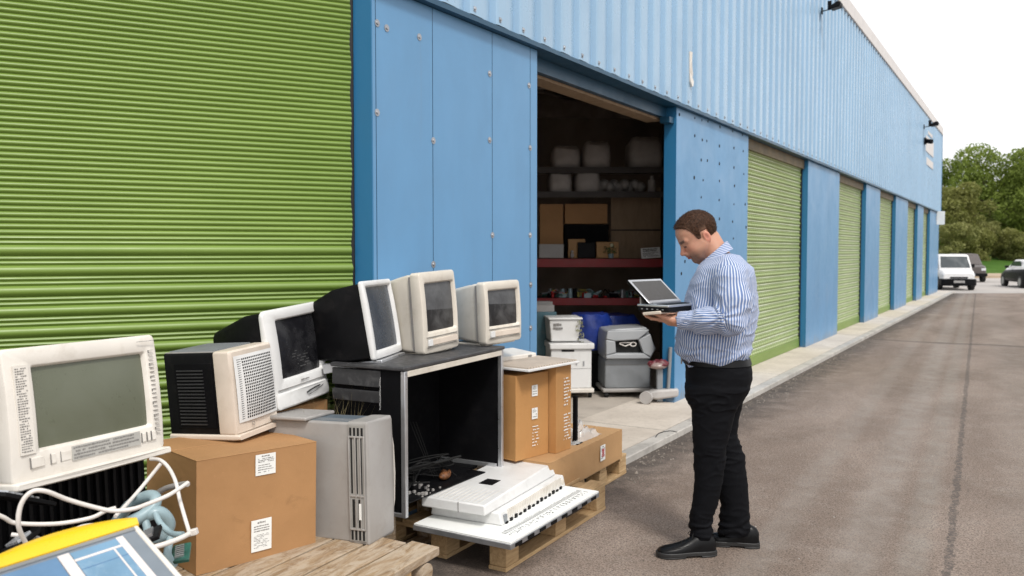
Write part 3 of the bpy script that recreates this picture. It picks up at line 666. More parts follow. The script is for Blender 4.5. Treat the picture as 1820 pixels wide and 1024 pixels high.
# ---- tower case
P6 = (-2.377, 2.698, .302, 9.1, 1.9, -1.4)
t = thing('tower_case', 'warm grey computer tower standing on the weathered planks', 'computer', P6)
w_, h_, d_ = .234, .520, .52
mb = MB(); mb.rings([rr(.006, w_-.030, 0, h_-.006, .010, -.10), rr(.006, w_-.030, 0, h_-.006, .010, -d_)]); mb.build('body_shell', GREY_PL, t, smooth=True, angle=30)
mb = MB(); wf = lambda y, z: .014*(1-((z-h_/2)/(h_/2))**2)*(1-((y-w_/2)/(w_/2))**2)
mb.rings([rr(.0, w_-.026, -.004, h_, .014, -.098), rr(-.004, w_-.024, -.006, h_+.002, .014, -.06), rr(.0, w_-.026, -.006, h_+.002, .012, -.006, 5), rr(.008, w_-.032, .002, h_-.008, .010, 0, 5, wf)]); mb.build('front_cover', GREY_PL, t, smooth=True, angle=30)
mb = MB(); wg = lambda y, z: .004-.03*(abs(z-h_/2)/(h_/2))**2.5
mb.rings([rr(w_-.024, w_-.004, .0, h_-.01, .006, -.09), rr(w_-.024, w_, .0, h_-.006, .006, -.02, 5, wg), rr(w_-.022, w_-.004, .006, h_-.012, .006, -.006, 5, wg)]); mb.build('side_fin', WHITE_PL, t, smooth=True, angle=30)
# ribbed strip on the camera-side edge of the front cover
s = MB(); s.box(-.088, -.012, -.0062, -.003, .012, h_-.014); st = s.build('side_strip', M('strip_grey', (.33, .32, .30), .45, var=.1), t)
s = MB()
for k in range(3): s.box(-.080+k*.024, -.072+k*.024, -.0075, -.0055, .215, .455)
for k in range(2): s.box(-.076+k*.03, -.064+k*.03, -.0075, -.0055, .07, .19)
for k in range(4): s.box(-.084+k*.019, -.074+k*.019, -.0075, -.0055, .462, .497); s.box(-.084+k*.019, -.074+k*.019, -.0075, -.0055, .016, .062)
s.build('slots', SLOT, st)
s = MB()
for z in (.205, .062, .458): s.box(-.088, -.012, -.011, -.006, z-.004, z+.004)
for x in (-.090, -.0145, -.058, -.034): s.box(x, x+.005, -.012, -.006, .06, .46)
s.build('ribs', GREY_PL, st, bevel=.0015)
MB().box(-.040, -.028, -.0128, -.0125, .105, .175).build('white_sticker', PAPER, t)
mb = MB(); mb.box(-.42, -.05, .03, w_-.05, h_-.007, h_-.0045); mb.build('top_inset', glass_mat('blue_grey_top', (.10, .13, .16), .3), t)
mb = MB()
for k in range(7): mb.box(-.44+k*.012, -.434+k*.012, .02, w_-.06, h_-.006, h_-.003)
for k in range(5): mb.box(-.38, -.08, .036+k*.012, .041+k*.012, h_-.0045, h_-.0032)
mb.build('top_slot', GREY_DK, t)
MB().box(-.52, -.30, -.02, w_-.03, h_-.005, h_+.012).build('flat_tray', GREY_PL, t, bevel=.006)
# ---- box half hidden behind the tower
t = thing('carton', 'plain brown box half hidden behind the tower under the white fronted monitor', 'box', (-2.93, 2.62, .302, 6, 0, 0))
MB().box(-.34, 0, 0, .46, 0, .512).build('box_body', CARD, t, bevel=.004)
# ---- big carton
P7 = (-2.714, 2.084, .302, -12.6, 0, -1.2)
t = thing('carton', 'large brown cardboard carton with two white labels under the perforated case', 'box', P7)
def carton(t, w, h, d, mat, flap=True):
    mb = MB(); nn_ = 10; sd_ = random.uniform(0, 50)
    rs = []
    for k in range(nn_+1):
        z = (h-.004)*k/nn_; ring = []
        for (xa, ya, xb, yb) in ((-d, 0, 0, 0), (0, 0, 0, w), (0, w, -d, w), (-d, w, -d, 0)):
            for j in range(nn_):
                f = j/nn_; x = xa+(xb-xa)*f; y = ya+(yb-ya)*f; cf = 1-abs(2*f-1)**4; vf = 1-abs(2*k/nn_-1)**4
                n1_ = noise.noise(Vector((x*7+sd_, y*7, z*7)))*.006; out_ = n1_*min(cf, vf) + (0 if cf > .05 else -.0015*abs(noise.noise(Vector((z*30, sd_+x, y)))))
                ox = 1 if xa == 0 and xb == 0 else (-1 if xa == -d and xb == -d else 0); oy = -1 if ya == 0 and yb == 0 else (1 if ya == w and yb == w else 0)
                ring.append((x+ox*out_, y+oy*out_, z))
        rs.append(ring)
    mb.rings(rs); mb.build('box_body', mat, t, smooth=True, angle=35)
    if flap:
        MB().box(-d/2+.002, .001, -.001, w+.001, h-.004, h).build('flap', mat, t, bevel=.0015); MB().box(-d-.001, -d/2-.002, -.001, w+.001, h-.004, h+.001).build('flap', mat, t, bevel=.0015)
carton(t, .532, .446, .46, CARD)
label_sheet(t, .0042, .245, .335, .345, .430, 3, 9); label_sheet(t, .0042, .228, .318, .036, .165, 8, 15)
# ---- boxes behind the white printer
P8 = (-2.506, 4.103, .342, -11.6, 0, 0)
t = thing('carton', 'tall orange cardboard box, the nearer of the two standing on the long box', 'box', P8)
carton(t, .285, .497, .36, CARD2, False)
for z in (.36, .225): label_sheet(t, .0042, .135, .185, z, z+.065, int(z*100), 7)
mb = MB(); dashes(mb, .0040, .14, .20, .06, .19, 7, .7, .3, 12, .003, .012); mb.build('white_print', PAPER, t)
P9 = (-2.386, 4.405, .342, -2.7, 0, 0)
t = thing('carton', 'tall orange cardboard box with white print, the farther of the two', 'box', (-2.40, 4.392, .342, -2.7, 0, 0))
carton(t, .175, .522, .36, CARD2, False)
for a_, b_, q_ in ((.27, .45, 15), (.06, .23, 16)):
    mb = MB(); dashes(mb, .0040, .085, .165, a_, b_, 9, .8, .4, q_, .003, .012); mb.build('white_print', PAPER, t)
t = empty('slatted_lid', 'flat white tray with thin wooden slats lying on top of the tall orange boxes', 'lid', (-2.46, 4.10, .868), rotz=rad(-7))
MB().box(-.36, .055, -.01, .50, 0, .014).build('tray', WHITE2, t, bevel=.003)
mb = MB()
for k in range(19): mb.box(-.35, .045, .0+k*.026, .015+k*.026, .0145, .024)
mb.build('slats', M('bleached_slats', (.56, .48, .40), .7, var=.1), t)
t = empty('keyboard', 'white keyboard lying behind the slatted tray against the blue wall', 'keyboard', (-2.78, 4.38, .884), rotz=rad(-10))
mb = MB(); mb.prism([(-.10, 0), (.10, 0), (.10, .03), (-.10, .048)], 'y', -.22, .22); mb.build('shell', WHITE_PL, t, bevel=.006)
MB().box(.101, .104, .14, .17, .008, .022).build('port', INKG, t)
P10 = (-2.325, 4.503-.32, .142, 1.7, 0, 0)
t = thing('long_carton', 'long low cardboard box with one red printed label, on the far pallet', 'box', P10)
carton(t, 1.07, .198, .38, CARD3)
s = label_sheet(t, .0042, .70, .775, .055, .155, 31, 8)
mb = MB(); rg = random.Random(8)
for k in range(7): mb.box(.0056, .0064, .715+rg.random()*.02, .755+rg.random()*.012, .078+k*.008, .081+k*.008)
for k in range(4): mb.box(.0056, .0064, .722+k*.009, .726+k*.009, .078, .132)
mb.build('red_print', M('red_ink', (.5, .03, .04), .6), s)
# plastic wrap scrap and strap on the long box
m, nt, b = mk('clear_film'); b.inputs['Base Color'].default_value = (.75, .74, .72, 1); b.inputs['Alpha'].default_value = .45; b.inputs['Roughness'].default_value = .15
FILM = m
def crumple(mb, c, r, n, rg, zs=.5):
    g = [[None]*(n+1) for _ in range(n+1)]
    for i in range(n+1):
        for j in range(n+1):
            x = (i/n-.5)*2*r[0]; y = (j/n-.5)*2*r[1]; z = abs(noise.noise(Vector((x*16+c[0]*9, y*16, c[1]))))*r[2]*1.6*max(0, 1-(x/r[0])**4)*max(.0, 1-(y/r[1])**4)
            g[i][j] = (c[0]+x+noise.noise(Vector((x*20, y*20, 3)))*.02, c[1]+y+noise.noise(Vector((x*20, y*20, 9)))*.02, c[2]+z+.002)
    vs = [p for row in g for p in row]; fs = [(i*(n+1)+j, (i+1)*(n+1)+j, (i+1)*(n+1)+j+1, i*(n+1)+j+1) for i in range(n) for j in range(n)]
    mb.add(vs, fs)
mb = MB(); crumple(mb, (0, 0, 0), (.12, .20, .12), 16, rg); o = mb.build('plastic_film', FILM, None, smooth=True, angle=25); o.location = (-2.52, 4.83, .342)
setp(o, 'crumpled clear plastic film lying on the long cardboard box', 'plastic film')
t = empty('metal_post', 'thin dark post standing behind the tall orange boxes on the long box', 'post', (-2.43, 4.70, .342)); MB().box(-.012, .012, -.012, .012, 0, .30).build('upright', BLACK_MT, t); MB().box(-.035, .035, -.035, .035, 0, .004).build('foot', BLACK_MT, t)
# ---- white printer lid and tray on the board
t = empty('flat_board', 'white printed board with a steel edge lying on the near pine pallet', 'board', (-2.029, 3.281, .165), rotz=rad(1.4))
MB().box(-.56, -.003, 0.003, .985, .026, .034).build('top_face', PAPER, t)
mb = MB(); mb.box(-.565, 0, 0, .988, 0, .0255); mb.build('steel_edge', STEEL, t, bevel=.002)
mb = MB(); rg = random.Random(2)
for k in range(46):
    y = .10+k*.0185; mb.box(-.115+rg.uniform(-.004, .004), -.085, y, y+.005, .034, .0348); 
    if k % 2: mb.box(-.075, -.075+rg.uniform(.01, .03), y, y+.003, .034, .0348)
for k in range(90):
    y = rg.uniform(.08, .9); x = -.065+rg.uniform(-.012, .02); s_ = rg.uniform(.002, .008); mb.box(x, x+s_, y, y+s_*.6, .034, .0347)
mb.build('print', INK, t)
for k in range(8): MB().box(.0002, .004, .04+k*.12, .10+k*.12, .004, .020).build('clip', BLACK_PL, t)
t = empty('printer_lid', 'white flat printer body with ribbed edge lying on the white board', 'printer', (-2.20, 3.40, .2), rotz=rad(5))
mb = MB(); mb.prism([(-.40, 0), (.012, 0), (-.002, .062), (-.39, .062)], 'y', 0.06, .86); mb.build('lower_tray', WHITE2, t, bevel=.006)
mb = MB(); mb.rings([[(-.405, -.02+.0, .063), (-.040, -.02, .063), (-.040, -.02, .116), (-.405, -.02, .116)], [(-.405, .84, .063), (-.040, .84, .063), (-.070, .84, .126), (-.385, .84, .126)]]); mb.build('upper_lid', WHITE2, t, bevel=.007)
mb = MB()
for k in range(11): mb.box(-.37+k*.028, -.368+k*.028, .0, .82, .1175, .1195)
mb.build('lid_groove', WHITE_PL, t)
mb = MB(); mb.box(-.25, -.17, .30, .40, .117, .1225); mb.build('dark_badge', BLACK_PL, t)
mb = MB()
for k in range(34): mb.box(-.02, .010, .14+k*.020, .146+k*.020, .006, .060, Matrix.Translation((.001, 0, 0)))
mb.build('rib', WHITE_PL, t)
mb = MB()
for k in range(14): mb.box(-.01, .018, .10+k*.052, .122+k*.052, .0, .010+.004*(k % 3))
mb.build('black_foot', BLACK_PL, t)
MB().box(-.001, .014, .09, .12, .006, .045).build('grey_clip', GREY_DK, t, bevel=.003)
MB().cyl((-.002, .83, .028), (.010, .83, .028), .016).build('knob', BEIGE_PL, t, smooth=True)
MB().box(-.19, -.187, -.0225, -.018, .065, .115).build('lid_split', INKG, t)
# ---- pallets
def pallet(loc, yaw, ln, dp, label, h=.144, mat=PINE, boards=5, old=False, seed=1, blk=3, group='pallets on the ground', x_rows=3):
    """ln along Y (long edge facing the road), dp into -X, front edge at x = 0"""
    t = empty('pallet', label, 'pallet', loc, rotz=rad(yaw), group=group); rg = random.Random(seed); th = .020
    for i in range(x_rows):
        xa = -dp+i*(dp-.10)/(x_rows-1)
        MB().box(xa, xa+.10, 0, ln, 0, th).build('base_board', mat, t, bevel=.002)
        for k in range(blk):
            ya = k*(ln-.13)/(blk-1)+rg.uniform(-.003, .003); MB().box(xa+.002, xa+.098, ya+.004, ya+.126, th+.001, h-2*th-.001).build('block', mat, t, bevel=.003)
    for k in range(blk):
        ya = k*(ln-.11)/(blk-1); MB().box(-dp, .0, ya, ya+.10, h-2*th, h-th).build('stringer', PINE_X, t, bevel=.002)
    for k in range(boards):
        xa = -dp+k*(dp-.10)/(boards-1); MB().box(xa, xa+.10, rg.uniform(-.006, .004), ln+rg.uniform(-.006, .006), h-th+.001, h+.001).build('deck_board', mat, t, bevel=.002)
    return t
pallet((-2.13, 3.40, 0), 1.2, 1.17, .80, 'clean pine pallet carrying the white board and printer', h=.164, seed=2)
pallet((-2.36, 4.60, 0), 2.0, .80, .80, 'pine pallet farther off under the long cardboard box', h=.140, seed=5)
# weathered platform: thick planks on bearers
t = empty('plank_platform', 'weathered grey brown timber platform in front carrying the carton and tower', 'platform', (-2.104, 2.848, 0), rotz=rad(4.2))
rg = random.Random(12); xx = 0
for i, wd in enumerate((.155, .15, .16, .15, .15, .14)):
    q = rg.uniform(-.02, .012) if i else 0
    T_ = Matrix.Translation((-xx-wd, q, .262+rg.uniform(-.002, .0)))
    mb = MB(); n = 14
    rs = []
    for j in range(n+1):
        yy = -2.2+2.2*j/n; jr = [rg.uniform(-.003, .003) for _ in range(4)]
        e_ = 0 if j < n else 1
        rs.append([(jr[0], yy+e_*rg.uniform(-.012, .006), 0), (wd-.012+jr[1], yy+e_*rg.uniform(-.012, .01), 0), (wd-.012+jr[2], yy+e_*rg.uniform(-.02, .0), .038), (jr[3], yy+e_*rg.uniform(-.01, .01), .038)])
    mb.rings(rs, T=T_); mb.build('plank', OLDWOOD, t, bevel=.003); xx += wd
for y in (-.10, -.75, -1.4, -2.05):
    MB().cyl((-.93, y, .215), (.02-.03, y, .215), .042, .042, 14).build('round_bearer', OLDWOOD, t, smooth=True) if y == -.10 else MB().box(-.93, -.02, y-.05, y+.05, .175, .259).build('bearer', OLDWOOD, t, bevel=.004)
for y in (-.26, -.95, -1.7):
    for x in (-.11, -.85): MB().box(x, x+.09, y-.06, y+.06, 0, .259 if y not in (-.10,) else .17).build('post_block', PINE, t, bevel=.003)
# hidden stand under the cabinet
pallet((-2.68, 3.12, 0), 2, 1.0, .36, 'dark timber stand under the open black cabinet', h=.298, mat=OLDWOOD, seed=9, x_rows=2, boards=3, group='pallets on the ground')
# ---- dark crates carrying the terminal monitor
def crate(P, w, h, d, label):
    t = thing('dark_crate', label, 'crate', P)
    mb = MB(); mb.rings([rr(.02, w-.02, 0, h, .02, -d+.0), rr(.02, w-.02, 0, h, .02, -.004)]); mb.build('tub', BLACK_MT, t, smooth=True, angle=30)
    mb = MB(); n = int(w/.035)
    for k in range(n): mb.box(-.004, .010, .025+k*(w-.05)/n, .037+k*(w-.05)/n, .02, h-.05)
    mb.box(-.006, .018, 0, w, h-.045, h); mb.build('ribs', BLACK_PL, t, bevel=.002); return t
crate((-2.62, 1.00, .302, 6, 0, 0), .92, .29, .5, 'black ribbed crate under the terminal monitor, lower of two')
crate((-2.60, 1.12, .594, 6, 3, 0), .76, .268, .5, 'black ribbed crate directly under the terminal monitor')
# ---- white cables
def cable(pts, r, label, name='cable', mat=CABLE):
    mb = MB(); P = [at(px, py, d=d) for px, py, d in pts]; mb.tube(spline(P, 10), r, 10); o = mb.build(name, mat, None, smooth=True)
    return setp(o, label, 'cable')
cable([(-40, 900, 2.15), (5, 919, 2.2), (30, 930, 2.23), (100, 931, 2.28), (160, 921, 2.32), (188, 908, 2.34), (205, 903, 2.36)], .0058, 'white cable running in from the left edge below the looped one')
cable([(47, 968, 2.15), (33, 935, 2.12), (37, 898, 2.12), (55, 875, 2.13), (80, 873, 2.15), (120, 888, 2.2), (165, 901, 2.24), (200, 908, 2.26), (235, 905, 2.28), (262, 896, 2.32), (300, 880, 2.38), (334, 858, 2.45)], .0060, 'long white cable with a big loop at its left end')
cable([(268, 816, 2.62), (285, 818, 2.58), (300, 832, 2.55), (312, 856, 2.5), (320, 890, 2.46), (330, 925, 2.42), (337, 948, 2.40)], .0056, 'white cable dropping from the monitor in front of the carton')
cable([(286, 824, 2.7), (265, 850, 2.68), (240, 880, 2.62), (220, 902, 2.55), (205, 918, 2.5)], .0060, 'white cable slanting down behind the grey blue hoses')
cable([(255, 978, 2.28), (290, 968, 2.30), (320, 957, 2.34), (336, 949, 2.37)], .0072, 'straight white cable ending in a square plug')
o = bpy.data.objects[-1] if False else None
pq = at(343, 946, d=2.385); mb = MB(); T_ = Matrix.Translation(pq) @ Matrix.Rotation(TH, 4, 'Z') @ Matrix.Rotation(rad(-15), 4, 'Y'); mb.box(-.013, .013, -.009, .009, -.0085, .0085, T_)
setp(mb.build('plug', CABLE, None, bevel=.002), 'small square white plug at the end of a cable by the carton', 'plug')
cable([(270, 970, 2.6), (210, 940, 2.55), (150, 935, 2.45), (95, 962, 2.4), (60, 955, 2.4), (20, 950, 2.38)], .006, 'pale cable half hidden behind the yellow device')
# ---- grey blue hoses and scraps
h_ = empty('hose_bundle', 'bundle of grey blue plastic hoses behind the yellow device', 'hoses', tuple(at(270, 950, d=2.68)))
base = at(270, 950, d=2.68)
def hose(pts, r, m=TEAL, nm='hose'):
    mb = MB(); mb.tube([p-base for p in spline([at(a, c, d=dd) for a, c, dd in pts], 10)], r, 12); return mb.build(nm, m, h_, smooth=True)
hose([(205, 930, 2.7), (232, 897, 2.66), (262, 882, 2.62), (276, 885, 2.60), (272, 902, 2.58), (245, 922, 2.55), (215, 938, 2.55)], .018)
hose([(228, 930, 2.6), (262, 915, 2.57), (285, 912, 2.58), (300, 930, 2.6), (290, 950, 2.6), (268, 955, 2.58)], .020)
hose([(276, 912, 2.54), (285, 930, 2.52), (305, 948, 2.5), (325, 950, 2.48)], .009)
hose([(258, 925, 2.56), (262, 945, 2.55), (256, 970, 2.55)], .012)
hose([(295, 925, 2.62), (302, 955, 2.6), (298, 985, 2.58), (310, 1005, 2.6)], .012)
cable([(275, 880, 2.9), (295, 868, 2.88), (320, 862, 2.85), (333, 860, 2.82)], .010, 'grey strap end by the corner of the carton', 'strap', GREY_PL)
rg = random.Random(77)
def shard(px, py, d, s, mat, label, nm):
    p = at(px, py, d=d); e = empty(nm, label, nm.replace('_', ' '), tuple(p)); mb = MB()
    T_ = Matrix.Rotation(rg.uniform(0, 3), 4, 'Z') @ Matrix.Rotation(rg.uniform(-.5, .5), 4, 'X') @ Matrix.Rotation(rg.uniform(-.6, .6), 4, 'Y')
    mb.prism([(-s, -s*.7), (s*.9, -s*.8), (s, s*.3), (s*.1, s*.8), (-s*.8, s*.5)], 'z', -.006, .006, T_); mb.build('plate', mat, e, bevel=.002)
    mb = MB()
    for k in range(6): x = -s*.6+k*s*.22; mb.box(x, x+s*.1, -s*.4, s*.2, .006, .014, T_)
    mb.build('pins', ALU, e); return e
PCB = M('green_circuit_board', (.02, .10, .075), .35, var=.3, scale=40)
shard(318, 985, 2.62, .045, PCB, 'small green circuit board by the corner of the carton', 'circuit_board')
shard(262, 955, 2.42, .050, BLACK_PL, 'small black circuit board behind the yellow device', 'circuit_board')
shard(290, 1000, 2.62, .05, GREY_DK, 'grey metal scrap plate under the hoses', 'scrap_plate')
shard(20, 885, 2.42, .10, BLACK_PL, 'black broken plate under the left monitor', 'scrap_plate')
shard(40, 960, 2.36, .07, BLACK_MT, 'dark broken plate behind the cable loop', 'scrap_plate')
bs = empty('scrap_heap', 'heap of dark cables and broken parts under the white cables', 'scrap heap', (-2.35, 1.6, .31))
mb = MB(); rg = random.Random(31)
for k in range(34):
    c0 = Vector((rg.uniform(-.14, .0), rg.uniform(-.50, .05), rg.uniform(.02, .28))); pts = [c0]
    for j in range(5): pts.append(pts[-1]+Vector((rg.uniform(-.07, .07), rg.uniform(-.12, .12), rg.uniform(-.08, .07))))
    pts = [Vector((p.x, p.y, max(.012, p.z))) for p in pts]; mb.tube(spline(pts, 6), rg.uniform(.004, .010), 6)
mb.build('dark_cable', RUBBER, bs, smooth=True)
mb = MB()
for k in range(40):
    s = rg.uniform(.02, .07); T_ = Matrix.Translation((rg.uniform(-.16, .0), rg.uniform(-.5, .12), rg.uniform(.02, .20))) @ Matrix.Rotation(rg.uniform(0, 6), 4, 'Z') @ Matrix.Rotation(rg.uniform(-.8, .8), 4, 'X')
    mb.box(-s, s, -s*.6, s*.6, -s*.25, s*.25, T_)
mb.build('broken_part', BLACK_PL, bs, bevel=.002)
mb = MB()
for k in range(18):
    s = rg.uniform(.006, .018); T_ = Matrix.Translation((rg.uniform(-.05, .04), rg.uniform(-.4, .15), rg.uniform(.04, .24))) @ Matrix.Rotation(rg.uniform(0, 6), 4, 'Z') @ Matrix.Rotation(rg.uniform(-.8, .8), 4, 'Y')
    mb.box(-s, s, -s*1.6, s*1.6, -s*.3, s*.3, T_)
mb.build('metal_fragment', STEEL, bs)
mb = MB(); mb.tube([(.02+.05*math.cos(a), -.42+.07*math.sin(a), .14+.02*math.sin(a)) for a in np.linspace(0, 6.28, 20)], .014, 8); mb.build('brown_ring', M('brown_ring', (.15, .09, .06), .5, var=.3, scale=30), bs, smooth=True)
# ---- yellow topped device, nearest
E0 = at(236, 938, d=2.02)      # upper right corner of its face
E1 = at(-30, 1022, d=1.80)     # upper left corner
E2 = at(300, 1040, d=1.84)     # down the right edge
ux = (E1-E0); Wd = ux.length; ux.normalize(); n_ = ux.cross(E2-E0).normalized()
if n_.dot(CC-E0) < 0: n_ = -n_
dy_ = n_.cross(ux).normalized()
if dy_.dot(E2-E0) < 0: dy_ = -dy_
E3 = Matrix((ux, dy_, n_)).transposed()
if E3.determinant() < 0: pass
t = bpy.data.objects.new('handheld_terminal', None); COL.objects.link(t); t.location = E0
setp(t, 'yellow topped device with blue and white panel lying tilted in the near left corner', 'device')
def tp(p): return E0*0+ux*p[0]+dy_*p[1]+n_*p[2]
TT = Matrix(((ux.x, dy_.x, n_.x, 0), (ux.y, dy_.y, n_.y, 0), (ux.z, dy_.z, n_.z, 0), (0, 0, 0, 1)))
Lh = .30
MB().box(0, Wd, .0, Lh, -.045, -.004, TT).build('case_back', GREY_DK, t, bevel=.006)
MB().box(.0, Wd, .0, Lh, -.003, .002, TT).build('grey_face', M('face_grey', (.20, .23, .27), .35, var=.08), t, bevel=.002)
MB().box(-.010, .002, -.004, Lh, -.03, .006, TT).build('white_rim', WHITE_PL, t, bevel=.003)
mb = MB(); n = 16; rs = []
for i in range(n+1):
    s = i/n; x = -.012+(Wd+.02)*s; hgt = .020+.050*math.sin(math.pi*min(1, s*1.0+.0))**.8*(.55 if s < .0 else 1)
    rs.append([(x, .004, -.03), (x, .006, .010), (x, -.3*hgt, .020), (x, -.75*hgt, .016), (x, -hgt, .002), (x, -hgt, -.03)])
mb.rings([[tuple(TT @ Vector(p)) for p in r] for r in rs]); mb.build('yellow_bumper', M('yellow_plastic', (.80, .50, .015), .32, var=.06, scale=4, dirt=(.45, .25, .08), dirt_amt=.3), t, smooth=True, angle=40)
MB().box(.0, Wd, .006, .018, .002, .006, TT).build('dark_groove', GREY_DK, t)
BLP = M('pale_blue_panel', (.17, .30, .44), .35, var=.12, scale=6, dirt=(.45, .55, .62), dirt_amt=.4); BLQ = M('blue_panel_dark', (.13, .24, .40), .35, var=.12, scale=6)
MB().box(.050, .150, .028, Lh, .0022, .0042, TT).build('blue_panel', BLP, t); MB().box(.178, Wd, .028, Lh, .0022, .0042, TT).build('blue_panel', BLQ, t)
WS = M('white_stripe', (.70, .64, .62), .4, var=.05)
MB().box(.034, .050, .026, Lh, .0023, .0052, TT).build('white_stripe', WS, t); MB().box(.152, .176, .026, Lh, .0023, .0052, TT).build('white_stripe', WS, t)
MB().box(.050, .151, .058, .066, .0043, .0055, TT).build('white_stripe', WS, t); MB().box(.066, .070, .066, Lh, .0043, .0055, TT).build('white_stripe', WS, t)
MB().box(.050, .151, .10, .102, .0043, .0052, TT).build('white_stripe', BLQ, t)
# loose wire and grit by the kerb
cable([(1165, 777, 5.78), (1172, 770, 5.95), (1190, 766, 6.1), (1203, 768, 6.15)], .003, 'thin black wire lying on the kerb by the pallet', 'wire', RUBBER)
g = MB(); rg = random.Random(6)
for k in range(900):
    y = rg.uniform(5.0, 16); x = -2.47+abs(rg.gauss(0, .13)); s = rg.uniform(.003, .011)*(1.0 if rg.random() < .93 else 1.8)
    a = rg.uniform(0, 3); ca, sa = math.cos(a)*s, math.sin(a)*s
    g.add([(x-ca, y-sa, 0), (x+sa, y-ca, 0), (x+ca, y+sa, 0), (x-sa, y+ca, 0), (x, y, s*.9)], [(0, 1, 4), (1, 2, 4), (2, 3, 4), (3, 0, 4)])
setp(g.build('grit', M('grit', (.22, .19, .16), .9, var=.5, scale=60, bmp=0)), kind='stuff')
g = MB()
for k in range(260):
    y = rg.uniform(2.6, 14); x = rg.uniform(-2.0, 4); s = rg.uniform(.002, .006)
    a = rg.uniform(0, 3); ca, sa = math.cos(a)*s, math.sin(a)*s
    g.add([(x-ca, y-sa, 0), (x+sa, y-ca, 0), (x+ca, y+sa, 0), (x-sa, y+ca, 0), (x, y, s*.7)], [(0, 1, 4), (1, 2, 4), (2, 3, 4), (3, 0, 4)])
setp(g.build('pebbles', M('pale_grit', (.38, .35, .32), .9, var=.4, scale=60, bmp=0)), kind='stuff')
# ================================================================== THE MAN
# frame of the figure: a = towards his front (left in the photograph), b = his left side, z up
MO = at(1275, 447, d=4.3); MO.z = 0
_r = Vector((MO.x, MO.y, 0)).normalized(); BA = -_r; AA = Vector((_r.y*-1, _r.x, 0))
if AA.dot(CR) > 0: AA = -AA
assert AA.cross(BA).z > 0
man = bpy.data.objects.new('person', None); COL.objects.link(man)
man.matrix_world = Matrix.Translation(MO) @ Matrix((AA, BA, Vector((0, 0, 1)))).transposed().to_4x4()
MI = man.matrix_world.inverted()
setp(man, 'man in blue striped shirt and black trousers looking down at an open laptop', 'person')
pa_ = lambda px, s=1.: (1275-px)/359./s
pz_ = lambda py, s=1.: EYE-(py-447)/349./s
def sdfgrid(lo, hi, h):
    lo = np.array(lo); hi = np.array(hi); n = np.ceil((hi-lo)/h).astype(int)+1
    return dict(lo=lo, h=h, n=n, d=np.full(n, 9., np.float32))
def window(G, lo, hi):
    i0 = np.clip(((np.array(lo)-G['lo'])/G['h']).astype(int), 0, G['n']-1); i1 = np.clip(((np.array(hi)-G['lo'])/G['h']).astype(int)+2, 1, G['n'])
    ax = [G['lo'][k]+G['h']*np.arange(i0[k], i1[k]) for k in range(3)]
    P = np.stack(np.meshgrid(*ax, indexing='ij'), -1).astype(np.float32)
    return tuple(slice(i0[k], i1[k]) for k in range(3)), P
def smin(a, b, k):
    h = np.maximum(k-np.abs(a-b), 0)/k; return np.minimum(a, b)-h*h*k*.25
def put(G, fn, lo, hi, k=.01, sub=False):
    lo = np.array(lo)-k*1.5-.02; hi = np.array(hi)+k*1.5+.02
    s, P = window(G, lo, hi)
    if P.size == 0: return
    v = fn(P)
    if sub: G['d'][s] = -smin(-G['d'][s], v, k)
    else: G['d'][s] = smin(G['d'][s], v, k)
def cone(A, B_, r0, r1):
    A = np.array(A, np.float32); B_ = np.array(B_, np.float32); D = B_-A; L2 = float(D@D)+1e-9
    def f(P):
        t = np.clip(((P-A)@D)/L2, 0, 1); return np.linalg.norm(P-A-t[..., None]*D, axis=-1)-(r0+(r1-r0)*t)
    m = max(r0, r1); return f, np.minimum(A, B_)-m, np.maximum(A, B_)+m
def ell(c, r, R_=None):
    c = np.array(c, np.float32); r = np.array(r, np.float32); Q = np.eye(3, dtype=np.float32) if R_ is None else np.array(R_, np.float32)
    def f(P):
        q = (P-c)@Q.T; k0 = np.linalg.norm(q/r, axis=-1); k1 = np.linalg.norm(q/(r*r), axis=-1)+1e-9; return k0*(k0-1)/k1
    m = r.max(); return f, c-m, c+m
def loft(rows, e=2.3):
    """rows: z, front a, back a, b centre, half b"""
    R_ = np.array(sorted(rows), np.float32); zs = R_[:, 0]
    def f(P):
        z = P[..., 2]; fr = np.interp(z, zs, R_[:, 1]); bk = np.interp(z, zs, R_[:, 2]); bc = np.interp(z, zs, R_[:, 3]); hb = np.interp(z, zs, R_[:, 4])
        ac = (fr+bk)/2; ra = (fr-bk)/2; q = ((np.abs(P[..., 0]-ac)/ra)**e+(np.abs(P[..., 1]-bc)/hb)**e)**(1/e)
        return np.maximum((q-1)*np.minimum(ra, hb), np.maximum(z-zs[-1], zs[0]-z)).astype(np.float32)
    lo = (R_[:, 2].min(), (R_[:, 3]-R_[:, 4]).min(), zs[0]); hi = (R_[:, 1].max(), (R_[:, 3]+R_[:, 4]).max(), zs[-1]); return f, lo, hi
